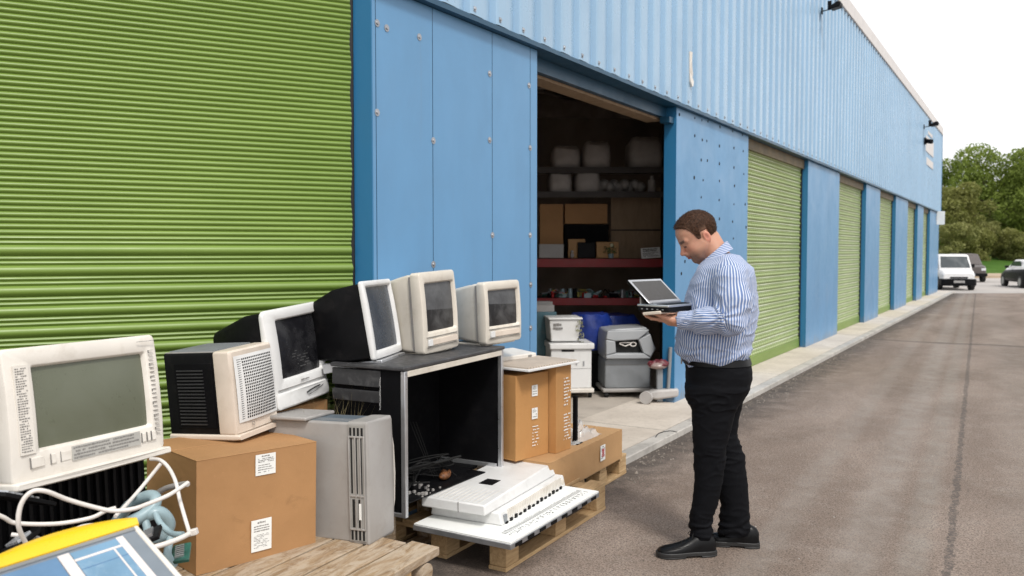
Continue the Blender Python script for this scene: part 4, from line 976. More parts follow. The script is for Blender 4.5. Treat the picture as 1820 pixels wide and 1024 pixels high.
def nets(G):
    d = G['d']; ins = d < 0; n = d.shape
    c = [ins[i:n[0]-1+i, j:n[1]-1+j, k:n[2]-1+k] for i in (0, 1) for j in (0, 1) for k in (0, 1)]
    s = sum(x.astype(np.int8) for x in c); act = (s > 0) & (s < 8); I = np.argwhere(act)
    idx = np.full(act.shape, -1, np.int64); idx[act] = np.arange(len(I))
    off = np.array([(i, j, k) for i in (0, 1) for j in (0, 1) for k in (0, 1)])
    V = np.stack([d[I[:, 0]+o[0], I[:, 1]+o[1], I[:, 2]+o[2]] for o in off], 1)
    acc = np.zeros((len(I), 3)); cnt = np.zeros(len(I))
    for p in range(8):
        for q in range(p+1, 8):
            if np.abs(off[p]-off[q]).sum() != 1: continue
            m = (V[:, p] < 0) != (V[:, q] < 0); t = V[m, p]/(V[m, p]-V[m, q])
            acc[m] += off[p]+t[:, None]*(off[q]-off[p]); cnt[m] += 1
    P = G['lo']+G['h']*(I+acc/cnt[:, None]); F = []
    for ax in range(3):
        u, v = [(1, 2), (2, 0), (0, 1)][ax]
        sl0 = [slice(None)]*3; sl1 = [slice(None)]*3; sl0[ax] = slice(0, -1); sl1[ax] = slice(1, None)
        ch = ins[tuple(sl0)] != ins[tuple(sl1)]; E_ = np.argwhere(ch); E_ = E_[(E_[:, u] > 0) & (E_[:, v] > 0) & (E_[:, u] < n[u]-1) & (E_[:, v] < n[v]-1)]
        def cell(du, dv):
            e = E_.copy(); e[:, u] -= du; e[:, v] -= dv; return idx[e[:, 0], e[:, 1], e[:, 2]]
        q = np.stack([cell(1, 1), cell(0, 1), cell(0, 0), cell(1, 0)], 1); flip = ~ins[E_[:, 0], E_[:, 1], E_[:, 2]]
        q[flip] = q[flip][:, ::-1]; F.append(q)
    F = np.concatenate(F); F = F[(F >= 0).all(1)]; return P, F
def tomesh(name, P, F, mat, parent, smooth_it=2):
    me = bpy.data.meshes.new(name); me.vertices.add(len(P)); me.vertices.foreach_set('co', np.asarray(P, np.float32).ravel())
    me.loops.add(len(F)*4); me.loops.foreach_set('vertex_index', F.astype(np.int32).ravel()); me.polygons.add(len(F)); me.polygons.foreach_set('loop_start', np.arange(0, len(F)*4, 4, dtype=np.int32)); me.polygons.foreach_set('loop_total', np.full(len(F), 4, np.int32))
    me.update(calc_edges=True); me.validate(); me.polygons.foreach_set('use_smooth', [True]*len(me.polygons)); me.materials.append(mat)
    o = bpy.data.objects.new(name, me); COL.objects.link(o); o.parent = parent; return o
def relax(P, F, it=2, lam=.5):
    P = P.copy()
    for _ in range(it):
        acc = np.zeros_like(P); cnt = np.zeros(len(P))
        for a in range(4):
            b_ = (a+1) % 4; np.add.at(acc, F[:, a], P[F[:, b_]]); np.add.at(acc, F[:, b_], P[F[:, a]]); np.add.at(cnt, F[:, a], 1); np.add.at(cnt, F[:, b_], 1)
        P += lam*(acc/np.maximum(cnt, 1)[:, None]-P)
    return P
def normals(P, F):
    n = np.cross(P[F[:, 2]]-P[F[:, 0]], P[F[:, 3]]-P[F[:, 1]]); N_ = np.zeros_like(P)
    for a in range(4): np.add.at(N_, F[:, a], n)
    return N_/(np.linalg.norm(N_, axis=1)[:, None]+1e-12)
def nz(P, sc, seed=0.):
    return np.array([noise.noise(Vector((p[0]*sc[0]+seed, p[1]*sc[1]+seed*2, p[2]*sc[2]-seed))) for p in P])
# --- head frame
tl, ps = rad(31), rad(15)
hz = np.array([math.cos(ps), math.sin(ps), 0]); HP = math.cos(tl)*hz-np.array([0, 0, math.sin(tl)]); HU = math.sin(tl)*hz+np.array([0, 0, math.cos(tl)]); HS = np.cross(HU, HP)
HC = np.array([pa_(1235), .0, pz_(410)])
HR = np.stack([HP, HS, HU])           # rows: head axes
hd = lambda p, s, q: HC+p*HP+s*HS+q*HU
Hn = np.array([.186, .225, 1.213]); EL = np.array([-.068, .262, 1.222]); SH = np.array([-.062, .205, 1.405])
fEL = np.array([.02, -.265, 1.20]); fHn = np.array([.17, -.13, 1.215]); fSH = np.array([-.03, -.215, 1.40])
G = sdfgrid((-.30, -.36, .02), (.42, .36, 1.80), .0042)
def U_(prim, k=.012, sub=False): put(G, prim[0], prim[1], prim[2], k, sub)
# slim body under the clothes
U_(loft([(1.44, .06, -.10, 0, .17), (1.30, .12, -.17, 0, .18), (1.10, .16, -.17, 0, .17), (.95, .10, -.13, 0, .15)]), .03)
for s, kx, ax_ in ((1, (.030, .070), (.062, .05)), (-1, (-.060, -.092), (-.098, -.10))):
    U_(cone((0, s*.08, .92), (kx[0], kx[1], .50), .062, .038), .03); U_(cone((kx[0], kx[1], .50), (ax_[0], ax_[1], .12), .038, .030), .02); U_(cone((ax_[0], ax_[1], .12), (ax_[0]+.03, ax_[1]-.015, .06), .026, .020), .02)
for a_, b_, c_ in ((SH, EL, Hn), (fSH, fEL, fHn)): U_(cone(a_, b_, .055, .045), .04); U_(cone(b_, c_, .042, .027), .03)
# neck and head
U_(cone((-.045, 0, 1.44), hd(-.035, 0, -.075), .068, .060), .03); U_(cone((.035, 0, 1.46), hd(.015, 0, -.11), .045, .040), .03)
U_(ell(hd(-.008, 0, .0), (.098, .077, .090), HR), .01); U_(ell(hd(.032, 0, .008), (.066, .066, .066), HR), .03)
U_(ell(hd(.034, 0, -.060), (.060, .063, .072), HR), .03); U_(ell(hd(.030, 0, -.103), (.054, .056, .045), HR), .03); U_(ell(hd(.070, 0, -.130), (.018, .022, .017), HR), .022)
for s in (1, -1):
    U_(ell(hd(.056, s*.036, -.062), (.032, .027, .030), HR), .02)
    U_(cone(hd(.090, s*.010, -.016), hd(.078, s*.050, -.014), .0105, .010), .014)
    U_(ell(hd(.106, s*.032, -.037), (.015, .017, .013), HR), .012, True)
    U_(ell(hd(.080, s*.031, -.038), (.0150, .0165, .0130), HR), .004)
    U_(ell(hd(.104, s*.012, -.074), (.011, .0085, .0085), HR), .007)
    U_(cone(hd(.050, s*.05, -.115), hd(.0, s*.062, -.075), .018, .020), .03)
    c_, s_ = math.cos(rad(12)), math.sin(rad(12))
    U_(ell(hd(-.020, s*.079, -.047), (.019, .0085, .031), HR), .006); U_(ell(hd(-.018, s*.089, -.044), (.0105, .0065, .019), HR), .005, True)
U_(cone(hd(.093, 0, -.026), hd(.114, 0, -.066), .0085, .0105), .012); U_(ell(hd(.1155, 0, -.069), (.0125, .0125, .0110), HR), .007)
U_(ell(hd(.094, 0, -.087), (.013, .026, .012), HR), .012)
U_(ell(hd(.0975, 0, -.0940), (.0100, .0225, .0058), HR), .004); U_(ell(hd(.0945, 0, -.1065), (.0105, .0200, .0066), HR), .004)
U_(cone(hd(.1075, .020, -.1005), hd(.1075, -.020, -.1005), .0022, .0022), .004, True); U_(ell(hd(.098, 0, -.118), (.008, .018, .005), HR), .006, True)
# hands: palm, four unequal bent fingers, thumb leaving the side of the palm
def hand(W, fwd, side, up, curl, sgn):
    """W wrist, fwd towards the fingers, side towards the thumb side, up out of the palm"""
    W = np.array(W); fwd, side, up = [np.array(v, float)/np.linalg.norm(v) for v in (fwd, side, up)]
    U_(cone(W-fwd*.02, W+fwd*.035, .026, .030), .02)
    for k, s in enumerate((-.030, -.010, .010, .028)): U_(cone(W+fwd*.018+side*s*.7, W+fwd*.082+side*s, .0150, .0115), .014)
    lens = ((.036, .024, .019), (.041, .028, .020), (.044, .030, .021), (.038, .026, .020))
    for k, s in enumerate((-.032, -.0105, .0115, .031)):
        p = W+fwd*(.084-(.008 if k == 0 else 0))+side*s; a = rad(curl[0]); r = .0092-(.0012 if k == 0 else 0)
        for j, l in enumerate(lens[k]):
            q = p+(fwd*math.cos(a)+up*math.sin(a))*l+side*s*.06; U_(cone(p, q, r, r-.0008), .004); p = q; a += rad(curl[1]+3*k); r -= .0007
    p0 = W+fwd*.022+side*.030; p1 = p0+fwd*.034+side*.022+up*.012; p2 = p1+fwd*.030+side*.004+up*.012; p3 = p2+fwd*.024-side*.004+up*.004
    U_(cone(p0, p1, .0160, .0125), .014); U_(cone(p1, p2, .0118, .0105), .006); U_(cone(p2, p3, .0103, .0082), .005)
hand(Hn, (1, -.22, .0), (.22, 1, .1), (0, -.05, 1), (4, 14), 1)
hand(fHn, (1, .35, .05), (.35, -1, .1), (0, 0, 1), (4, 14), -1)
P, F = nets(G); P = relax(P, F, 1, .4)
m, nt, b = mk('skin'); SKIN = m
at_ = N(nt, 'ShaderNodeVertexColor'); at_.layer_name = 'tone'
c = mixc(nt, ramp(nt, noi(nt, coord(nt), 60, 4, .6), [(.35, 0.), (.7, .22)]), at_.outputs[0], (.45, .17, .11)); L(nt, c, b.inputs['Base Color'])
b.inputs['Roughness'].default_value = .48; b.inputs['Subsurface Weight'].default_value = .12; b.inputs['Subsurface Radius'].default_value = (.012, .005, .003); bump(nt, b, noi(nt, coord(nt), 320, 3), .12, .001)
body = tomesh('body', P, F, SKIN, man)
q = (P-HC)@HR.T; p_, s_, u_ = q[:, 0], q[:, 1], q[:, 2]
col = np.tile(np.array([.50, .262, .175]), (len(P), 1))
def blend(mask, c, a): 
    w_ = (np.clip(mask, 0, 1)*a)[:, None]; col[:] = col*(1-w_)+np.array(c)*w_
sm = lambda x, a, b_: np.clip((x-a)/(b_-a), 0, 1)
inh = (P[:, 2] > 1.45)
blend(inh*sm(-u_, .070, .100)*sm(p_, .0, .03)*sm(-u_, .0, .3+0*u_) if False else inh*sm(-u_, .075, .105)*sm(p_, -.01, .03), (.10, .060, .045), .74)
blend(inh*sm(-u_, .155, .175), (.46, .22, .145), .5)
blend(inh*(1-sm(np.abs(u_+.060), .0, .03))*sm(p_, .05, .09), (.56, .20, .135), .45)
lip = inh*sm(p_, .090, .096)*(1-sm(np.abs(s_), .019, .024))*(1-sm(np.abs(u_+.1005), .0105, .0135)); blend(lip, (.42, .115, .095), .85)
blend(inh*sm(p_, .08, .09)*(1-sm(np.abs(s_), .018, .024))*(1-sm(np.abs(u_+.1005), .0012, .003)), (.10, .03, .025), .85)
bro = inh*sm(p_, .06, .075)*(1-sm(np.abs(u_+.0145+.0*s_-.12*(np.abs(s_)-.03)**1),   .0052, .0085))*sm(np.abs(s_), .008, .013)*(1-sm(np.abs(s_), .050, .057)); blend(bro, (.035, .02, .014), .9)
eye = inh*sm(p_, .07, .08)*(1-sm(np.abs(np.abs(s_)-.031), .013, .016))*(1-sm(np.abs(u_+.0425), .0032, .0056)); blend(eye, (.03, .015, .012), .95)
blend(inh*(1-sm(np.hypot((p_+.02)/.019, (u_+.047)/.031), .8, 1.1))*sm(np.abs(s_), .07, .08), (.62, .20, .14), .5)
blend(inh*(1-sm(np.hypot((p_+.018)/.0105, (u_+.044)/.019), .5, 1.0))*sm(np.abs(s_), .07, .08), (.25, .08, .055), .6)
ca = body.data.color_attributes.new('tone', 'FLOAT_COLOR', 'POINT'); ca.data.foreach_set('color', np.concatenate([col, np.ones((len(P), 1))], 1).astype(np.float32).ravel())
# --- hair
G = sdfgrid((-.06, -.12, 1.52), (.28, .12, 1.80), .0032)
U_(ell(hd(-.006, 0, .004), (.1075, .0840, .0985), HR), .01); U_(ell(hd(.036, 0, .018), (.0680, .0710, .0690), HR), .02)
ax = [G['lo'][k]+G['h']*np.arange(G['n'][k]) for k in range(3)]; PP = np.stack(np.meshgrid(*ax, indexing='ij'), -1); Q = (PP-HC)@HR.T
line = np.interp(Q[..., 0], [-.12, -.095, -.060, -.042, -.038, .000, .006, .024, .036, .050, .075, .12], [-.098, -.095, -.080, -.060, -.012, -.012, -.046, -.046, .000, .034, .056, .064])
G['d'] = -smin(-G['d'], -((line-Q[..., 2])*.75).astype(np.float32), .008)
HP_, HF_ = nets(G); HP_ = relax(HP_, HF_, 1, .4); HN = normals(HP_, HF_); HP_ += HN*(nz(HP_, (70, 70, 70), 3)*.0022)[:, None]
m, nt, b = mk('brown_hair'); n1 = noi(nt, coord(nt), 140, 4, .7); c = ramp(nt, n1, [(.3, (.014, .0065, .0035)), (.55, (.046, .021, .011)), (.75, (.105, .048, .025))]); fa = N(nt, 'ShaderNodeAttribute'); fa.attribute_name = 'fade'; c = mixc(nt, mth(nt, 'MULTIPLY', fa.outputs['Fac'], .75), c, (.20, .115, .078)); L(nt, c, b.inputs['Base Color']); b.inputs['Roughness'].default_value = .6; b.inputs['Specular IOR Level'].default_value = .15; bump(nt, b, n1, .7, .003); HAIRM = m
hair = tomesh('hair', HP_, HF_, HAIRM, man)
qh = (HP_-HC)@HR.T; edge = qh[:, 2]-np.interp(qh[:, 0], [-.12, -.095, -.060, -.042, -.038, .000, .006, .024, .036, .050, .075, .12], [-.098, -.095, -.080, -.060, -.012, -.012, -.046, -.046, .000, .034, .056, .064]); fd = (1-sm(edge, .002, .026))*np.where(qh[:, 0] < .05, 1., .25); fA = hair.data.attributes.new('fade', 'FLOAT', 'POINT'); fA.data.foreach_set('value', fd.astype(np.float32))
rg = np.random.RandomState(9); sel = rg.choice(len(HP_), 5200); c0 = HP_[sel]; nn = HN[sel]; qq = (c0-HC)@HR.T; keep = (nn@HU > -.9) & (qq[:, 2] > np.interp(qq[:, 0], [-.12, -.05, .0, .03, .06, .12], [-.085, -.05, -.045, -.04, .03, .05])); c0, nn = c0[keep], nn[keep]; n = len(c0)
dr = nn*.75+rg.normal(size=(n, 3))*.25+HP*.30-np.array([0, 0, .12]); dr /= np.linalg.norm(dr, axis=1)[:, None]; sd_ = np.cross(dr, rg.normal(size=(n, 3))); sd_ /= np.linalg.norm(sd_, axis=1)[:, None]; ln = rg.uniform(.004, .0085, n)[:, None]
vs = np.stack([c0-sd_*.0006-nn*.001, c0+sd_*.0006-nn*.001, c0+dr*ln], 1).reshape(-1, 3); me = bpy.data.meshes.new('hair_fuzz'); me.from_pydata(vs.tolist(), [], np.arange(n*3).reshape(n, 3).tolist()); me.materials.append(HAIRM); o = bpy.data.objects.new('hair_fuzz', me); COL.objects.link(o); o.parent = hair
# --- shirt
rows = [(476, 1240, 1336, .19), (500, 1226, 1344, .205), (535, 1218, 1348, .205), (560, 1211, 1348, .205), (589, 1203, 1344, .205), (612, 1201, 1339, .203), (626, 1202, 1336, .198), (637, 1210, 1333, .188), (650, 1222, 1326, .17)]
torso = loft([(pz_(y), pa_(f_), pa_(k_), 0, hb) for y, f_, k_, hb in rows] + [(1.515, .055, -.095, 0, .11), (1.49, .080, -.135, 0, .15)], 2.35)
SLV = [(SH, np.array([-.078, .238, 1.31]), .082, .083), (np.array([-.078, .238, 1.31]), EL, .083, .074), (EL, np.array([.055, .250, 1.214]), .071, .062), (np.array([.055, .250, 1.214]), np.array([.155, .231, 1.214]), .062, .044)]
FSL = [(fSH, np.array([-.01, -.25, 1.30]), .080, .076), (np.array([-.01, -.25, 1.30]), fEL, .076, .068), (fEL, np.array([.10, -.19, 1.21]), .066, .052), (np.array([.10, -.19, 1.21]), np.array([.15, -.14, 1.213]), .052, .042)]
G = sdfgrid((-.26, -.38, .90), (.30, .38, 1.60), .0060)
U_(torso, .01); U_(cone((-.035, .04, 1.475), (-.055, .17, 1.435), .060, .072), .05); U_(cone((-.035, -.04, 1.475), (-.045, -.17, 1.435), .060, .072), .05)
U_(ell((-.085, 0, 1.42), (.085, .17, .10)), .05)
for a_, b_, r0, r1 in SLV+FSL: U_(cone(a_, b_, r0, r1), .022)
P, F = nets(G); P = relax(P, F, 2, .5); Nn_ = normals(P, F)
def segd(P, a_, b_, r0, r1):
    D = b_-a_; t = np.clip((P-a_)@D/(D@D), 0, 1); return np.linalg.norm(P-a_-t[:, None]*D, axis=1)-(r0+(r1-r0)*t)
ds = np.stack([segd(P, *s) for s in SLV+FSL], 1); dt = torso[0](P.astype(np.float32)[None])[0]
# folds: diagonal pulls on the trunk, rings at the elbows, slack above the belt
d1 = nz(P, (7, 7, 20), 1.3); d2 = nz(P+P[:, [2, 0, 1]]*.6, (13, 13, 13), 5.1); rid = (1-np.abs(d1)*2.2)**3
disp = .006*d2+.0075*(rid-.4)*(.35+.65*sm(-P[:, 2], -1.36, -1.15))
de = np.linalg.norm(P-EL-np.array([.045, .03, .03]), axis=1); ang = np.arctan2(P[:, 2]-EL[2]-.02, P[:, 0]-EL[0]-.05)
disp += .0065*np.sin(ang*9+d1*5)*np.exp(-(de/.105)**2)
disp += .006*np.sin(P[:, 2]*85+P[:, 1]*12+d2*4)*sm(-P[:, 2], -1.13, -1.04)
fr_ = sm(P[:, 0], .03, .14)*(ds.min(1) < .01); disp += .003*np.sin(P[:, 0]*150+P[:, 2]*60+d1*3)*fr_*sm(P[:, 1], .1, .2)
P2_ = P+Nn_*disp[:, None]
m, nt, b = mk('striped_shirt_cloth'); SHIRT = m
a1 = N(nt, 'ShaderNodeAttribute'); a1.attribute_name = 'stripe'; u = a1.outputs['Fac']
wv = mth(nt, 'MULTIPLY', mth(nt, 'SUBTRACT', noi(nt, coord(nt), 30, 3), .5), .0025)
fr = mth(nt, 'ABSOLUTE', mth(nt, 'SUBTRACT', mth(nt, 'FRACT', mth(nt, 'DIVIDE', mth(nt, 'ADD', u, wv), .0128)), .5))
wt = ramp(nt, fr, [(.15, 1.), (.22, 0.)]); wt.node.color_ramp.interpolation = 'LINEAR'
c = mixc(nt, wt, (.125, .19, .37), (.64, .67, .74)); wvn = noi(nt, coord(nt), 400, 2); c = mixc(nt, ramp(nt, wvn, [(.3, .0), (.7, .16)]), c, (.25, .33, .52)); L(nt, c, b.inputs['Base Color'])
b.inputs['Roughness'].default_value = .8; b.inputs['Sheen Weight'].default_value = .15; b.inputs['Specular IOR Level'].default_value = .2; bump(nt, b, wvn, .25, .0006)
shirt = tomesh('shirt', P2_, F, SHIRT, man)
fc = P[F].mean(1); dsf = np.stack([segd(fc, *s) for s in SLV+FSL], 1); dtf = torso[0](fc.astype(np.float32)[None])[0]
which = np.argmin(dsf, 1); slv = (dsf[np.arange(len(F)), which] < dtf-.001) & ~((fc[:, 2] > 1.425) & (np.abs(fc[:, 1]) < .235))
U2 = np.zeros((len(F), 4)); C4 = P[F]; ac = np.interp(C4[..., 2], [1.0, 1.25, 1.5], [.01, -.01, -.03])
ph = np.arctan2(C4[..., 1], (C4[..., 0]-ac)*1.05); ph0 = np.arctan2(fc[:, 1], (fc[:, 0]-np.interp(fc[:, 2], [1.0, 1.25, 1.5], [.01, -.01, -.03]))*1.05)
ph = ph0[:, None]+(ph-ph0[:, None]+np.pi) % (2*np.pi)-np.pi; U2 = ph*.185
for i, (a_, b_) in enumerate([(SH, EL), (SH, EL), (EL, Hn), (EL, Hn), (fSH, fEL), (fSH, fEL), (fEL, fHn), (fEL, fHn)]):
    D = (b_-a_)/np.linalg.norm(b_-a_); ref = np.array([0, 1., 0]); ref = ref-D*(ref@D); ref /= np.linalg.norm(ref); r2_ = np.cross(D, ref); mk_ = slv & (which == i)
    X_ = C4[mk_]-a_; an = np.arctan2(X_@r2_, X_@ref); a0_ = an[:, :1]; an = a0_+(an-a0_+np.pi) % (2*np.pi)-np.pi; U2[mk_] = an*.072
at2 = shirt.data.attributes.new('stripe', 'FLOAT', 'CORNER'); at2.data.foreach_set('value', U2.astype(np.float32).ravel())
def stripe_uniform(o, fn):
    a = o.data.attributes.new('stripe', 'FLOAT', 'CORNER'); vals = [fn(o.data.vertices[l.vertex_index].co) for l in o.data.loops]; a.data.foreach_set('value', vals)
# cuffs
for (A_, B2, w_) in ((np.array([.128, .2365, 1.214]), Hn+np.array([-.004, 0, 0]), .0455), (np.array([.125, -.165, 1.212]), fHn+np.array([-.006, -.0, 0]), .042)):
    D = Vector(B2-A_); L0 = D.length; D.normalize(); up_ = Vector((0, 0, 1)); sd2 = D.cross(up_).normalized(); up_ = sd2.cross(D); mb = MB(); rs = []
    for t_, r_ in ((0, .99), (.1, 1.03), (.5, 1.0), (.97, .97), (1.0, .90), (.985, .80), (.6, .76)): rs.append([Vector(A_)+D*L0*t_+(sd2*math.cos(a)*.93+up_*math.sin(a))*w_*r_ for a in [2*math.pi*k/28 for k in range(28)]])
    mb.rings(rs, False, False); cf = mb.build('cuff', SHIRT, shirt, smooth=True, angle=70); stripe_uniform(cf, lambda v: math.atan2((v-Vector(A_)).dot(up_), (v-Vector(A_)).dot(sd2))*.045)
MB().cyl((.142, .262, 1.222), (.143, .275, 1.222), .0065).build('cuff_button', M('navy_button', (.02, .03, .09), .35), shirt, smooth=True)
# collar
mb = MB(); rs = []; nA = 44
def col_pt(th, k):
    cs, sn = math.cos(th), math.sin(th); fb = (1+cs)/2; tip = math.exp(-((abs(th)-.42)/.22)**2)
    if k == 0: return (.018+.055*cs, .064*sn, 1.530-.060*cs-.02)
    if k == 1: return (.020+.060*cs, .068*sn, 1.545-.055*cs)
    if k == 2: return (.018+.066*cs, .074*sn, 1.547-.056*cs)
    if k == 3: return (.006+.084*cs+.006*tip, .094*sn, 1.512-.052*cs-.024*tip)
    return (.008+.078*cs, .088*sn, 1.512-.052*cs-.020*tip)
ths = np.linspace(.16, 2*math.pi-.16, nA)
th2 = [t if t <= math.pi else t-2*math.pi for t in ths]
for k in range(5): rs.append([col_pt(t, k) for t in th2])
mb.rings(rs, False, False, closed=False); cl_ = mb.build('collar', SHIRT, shirt, smooth=True, angle=50); stripe_uniform(cl_, lambda v: (math.atan2(v.y, v.x-.015) % 6.2832)*.004+v.z*1.5+.45*v.x)
sdm = cl_.modifiers.new('Thick', 'SOLIDIFY'); sdm.thickness = .002
# --- trousers and belt
prow = [(632, 1216, 1332, .172), (645, 1218, 1336, .178), (660, 1220, 1340, .182), (676, 1220, 1339, .180), (692, 1220, 1333, .172), (712, 1223, 1321, .150)]
nrow = [(690, 1221, 1330, .085, .092), (710, 1223, 1320, .085, .090), (730, 1231, 1311, .083, .085), (760, 1233, 1304, .080, .080), (791, 1234, 1296, .075, .075), (826, 1236, 1293, .068, .070), (856, 1238, 1290, .062, .068), (902, 1234, 1281, .055, .066), (924, 1229, 1273, .052, .064), (944, 1229, 1272, .05, .062), (966, 1234, 1272, .05, .060)]
frow = [(695, 1232, 1330, -.085, .09), (740, 1243, 1317, -.088, .08), (772, 1247, 1314, -.090, .075), (810, 1256, 1327, -.092, .070), (856, 1272, 1333, -.095, .068), (902, 1286, 1337, -.098, .063), (925, 1282, 1339, -.10, .064), (956, 1281, 1338, -.10, .060)]
G = sdfgrid((-.28, -.26, .05), (.26, .26, 1.04), .0056)
U_(loft([(pz_(y), pa_(f_), pa_(k_), 0, hb) for y, f_, k_, hb in prow], 2.3), .01)
U_(loft([(pz_(y, 1.012), pa_(f_, 1.015), pa_(k_, 1.015), bc, hb) for y, f_, k_, bc, hb in nrow], 2.1), .035); U_(loft([(pz_(y, .978), pa_(f_, .975), pa_(k_, .975), bc, hb) for y, f_, k_, bc, hb in frow], 2.1), .02)
P, F = nets(G); P = relax(P, F, 3, .5); Nn_ = normals(P, F)
z = P[:, 2]; n1 = nz(P, (9, 9, 24), 2.2); n2 = nz(P+P[:, [1, 2, 0]]*.5, (22, 22, 40), 8.); rid = (1-np.abs(n1)*2)**3
low = .35+.9*np.exp(-((z-.50)/.09)**2)+1.2*sm(-z, -.26, -.10)+.8*np.exp(-((z-.80)/.08)**2)
disp = (.0052*(rid-.35)+.0024*n2)*low+.0045*np.sin(z*120+P[:, 0]*25+n1*4)*sm(-z, -.22, -.12)
P += Nn_*disp[:, None]
m, nt, b = mk('black_trouser_cloth'); L(nt, ramp(nt, noi(nt, coord(nt), 300, 3), [(.3, (.0022, .0024, .0036)), (.7, (.0045, .0048, .0066))]), b.inputs['Base Color']); b.inputs['Roughness'].default_value = .8; b.inputs['Specular IOR Level'].default_value = .14; bump(nt, b, noi(nt, coord(nt), 500, 2), .2, .0005); TROU = m
tr = tomesh('trousers', P, F, TROU, man)
mb = MB(); rs = []
def ring(z0, f_, k_, hb, g_, e=2.3, n=64):
    ac, ra = (f_+k_)/2, (f_-k_)/2+g_; hb += g_
    return [(ac+ra*math.copysign(abs(math.cos(t))**(2/e), math.cos(t)), hb*math.copysign(abs(math.sin(t))**(2/e), math.sin(t)), z0) for t in [2*math.pi*i/n for i in range(n)]]
for y, g_ in ((647, .001), (646, .006), (635.5, .006), (634.5, .001)):
    f2 = np.interp(y, [632, 645, 660], [1216, 1218, 1220]); k2 = np.interp(y, [632, 645, 660], [1332, 1336, 1340]); rs.append(ring(pz_(y), pa_(f2), pa_(k2), np.interp(y, [632, 645], [.172, .178]), g_))
mb.rings(rs, False, False); LEATH = M('black_leather', (.004, .004, .0045), .36, var=.2, bmp=.3, bsc=120, spec=.22); mb.build('belt', LEATH, tr, smooth=True, angle=50)
mb = MB(); mb.box(pa_(1215)+.002, pa_(1215)+.010, .005, .045, pz_(648), pz_(634)); mb.build('buckle', STEEL, tr, bevel=.002)
# --- shoes
def shoe(heel, toe, label):
    hW = at(heel[0], heel[1], z=0); tW = at(toe[0], toe[1], z=0); h0 = MI @ hW; t0 = MI @ tW; dr = (t0-h0); ln = dr.length; dr.normalize(); ln = max(.27, min(.31, ln)); k = ln/.30
    T_ = Matrix(((dr.x, -dr.y, 0, h0.x), (dr.y, dr.x, 0, h0.y), (0, 0, 1, 0), (0, 0, 0, 1)))
    out = [(-.004, .016), (.010, .030), (.035, .037), (.08, .038), (.12, .037), (.16, .042), (.20, .049), (.24, .050), (.27, .043), (.29, .028), (.300, .012)]
    def outl(g): return [((x-.0 if 0 < i < len(out)-1 else x+(g if i else -g))*k, -(w_+g)-.002) for i, (x, w_) in enumerate(out)]+[((x if 0 < i < len(out)-1 else x+(g if i else -g))*k, (w_+g)) for i, (x, w_) in reversed(list(enumerate(out)))]
    mb = MB(); mb.prism(outl(.004), 'z', .010, .030, T_)
    hp = [p for p in outl(.004) if p[0] < .10*k]; mb.prism(hp, 'z', .0, .0105, T_); fp = [p for p in outl(.002) if p[0] > .135*k]; mb.prism(fp, 'z', .0, .0105, T_)
    so_ = mb.build('shoe_sole', M('shoe_sole', (.02, .02, .02), .5), None, bevel=.003); 
    prof_ = [(-.002, .016, .080), (.012, .030, .102), (.045, .036, .118), (.085, .037, .118), (.115, .038, .104), (.145, .041, .086), (.18, .045, .072), (.22, .048, .061), (.255, .045, .055), (.280, .035, .047), (.294, .020, .038), (.299, .008, .032)]
    mb = MB(); rs = []
    for x, w_, h_ in prof_:
        r_ = []
        for i in range(17):
            a = math.pi*i/16; r_.append((x*k, w_*math.cos(a)*(1.0 if i not in (0, 16) else 1.0), .028+(h_-.028)*abs(math.sin(a))**.75))
        rs.append(r_)
    mb.rings(rs, True, True, closed=True, T=T_); s_ = mb.build('shoe', LEATH, man, smooth=True, angle=80); so_.parent = s_
    mb = MB(); 
    for i in range(4):
        x = (.118+i*.020)*k; zt_ = np.interp(x/k, [p[0] for p in prof_], [p[2] for p in prof_]); mb.tube([tuple(T_ @ Vector((x+dx_, y_, zt_+dz_))) for y_, dx_, dz_ in ((-.020, -.004, -.008), (-.008, 0, .001), (.008, 0, .002), (.020, .004, -.007))], .0022, 6)
    zt_ = .110
    for s in (-1, 1): mb.tube([tuple(T_ @ Vector(p)) for p in spline([(.112*k, 0, zt_-.002), (.118*k, s*.018, zt_+.010), (.130*k, s*.034, zt_-.006), (.118*k, s*.022, zt_-.010), (.112*k, 0, zt_-.003)], 5)], .0018, 6)
    mb.build('laces', RUBBER, s_, smooth=True)
    mb = MB(); mb.tube([tuple(T_ @ Vector((x*k, (w_)*math.cos(.55)*1.01, .029+(h_-.028)*math.sin(.55)**.75))) for x, w_, h_ in prof_[5:11]]+[tuple(T_ @ Vector((x*k, -(w_)*math.cos(.55)*1.01, .029+(h_-.028)*math.sin(.55)**.75))) for x, w_, h_ in prof_[5:11][::-1]], .0012, 5); mb.build('toe_seam', RUBBER, s_)
shoe((1270, 986), (1168, 990), ''); shoe((1348, 973), (1262, 966), '')
# --- laptop and the board under it (top-level: held things)
H0 = at(1155, 541, d=4.12); hA = MI.to_3x3() @ Vector((0, 0, 0)); hl = (AA*-.50+BA*-.866); ml = (AA*-.866+BA*.50)
def lt(h_, m_, z_): return Vector((0, 0, 0))+hl*h_+ml*m_+Vector((0, 0, z_))
t = empty('laptop', 'small open black and silver laptop with a grey screen held by the man', 'laptop', tuple(H0))
TL = Matrix(((hl.x, ml.x, 0, 0), (hl.y, ml.y, 0, 0), (0, 0, 1, 0), (0, 0, 0, 1)))
MB().box(0, .285, -.070, .105, -.034, -.012, TL).build('base', BLACK_PL, t, bevel=.004)
MB().box(-.002, .287, -.074, .107, -.0115, -.001, TL).build('silver_deck', ALU, t, bevel=.003)
MB().box(.03, .255, .02, .085, -.0008, .0015, TL).build('keyboard', BLACK_PL, t)
be = rad(41); dv = Vector((0, -math.cos(be), math.sin(be))); nv = Vector((0, math.sin(be), math.cos(be)))
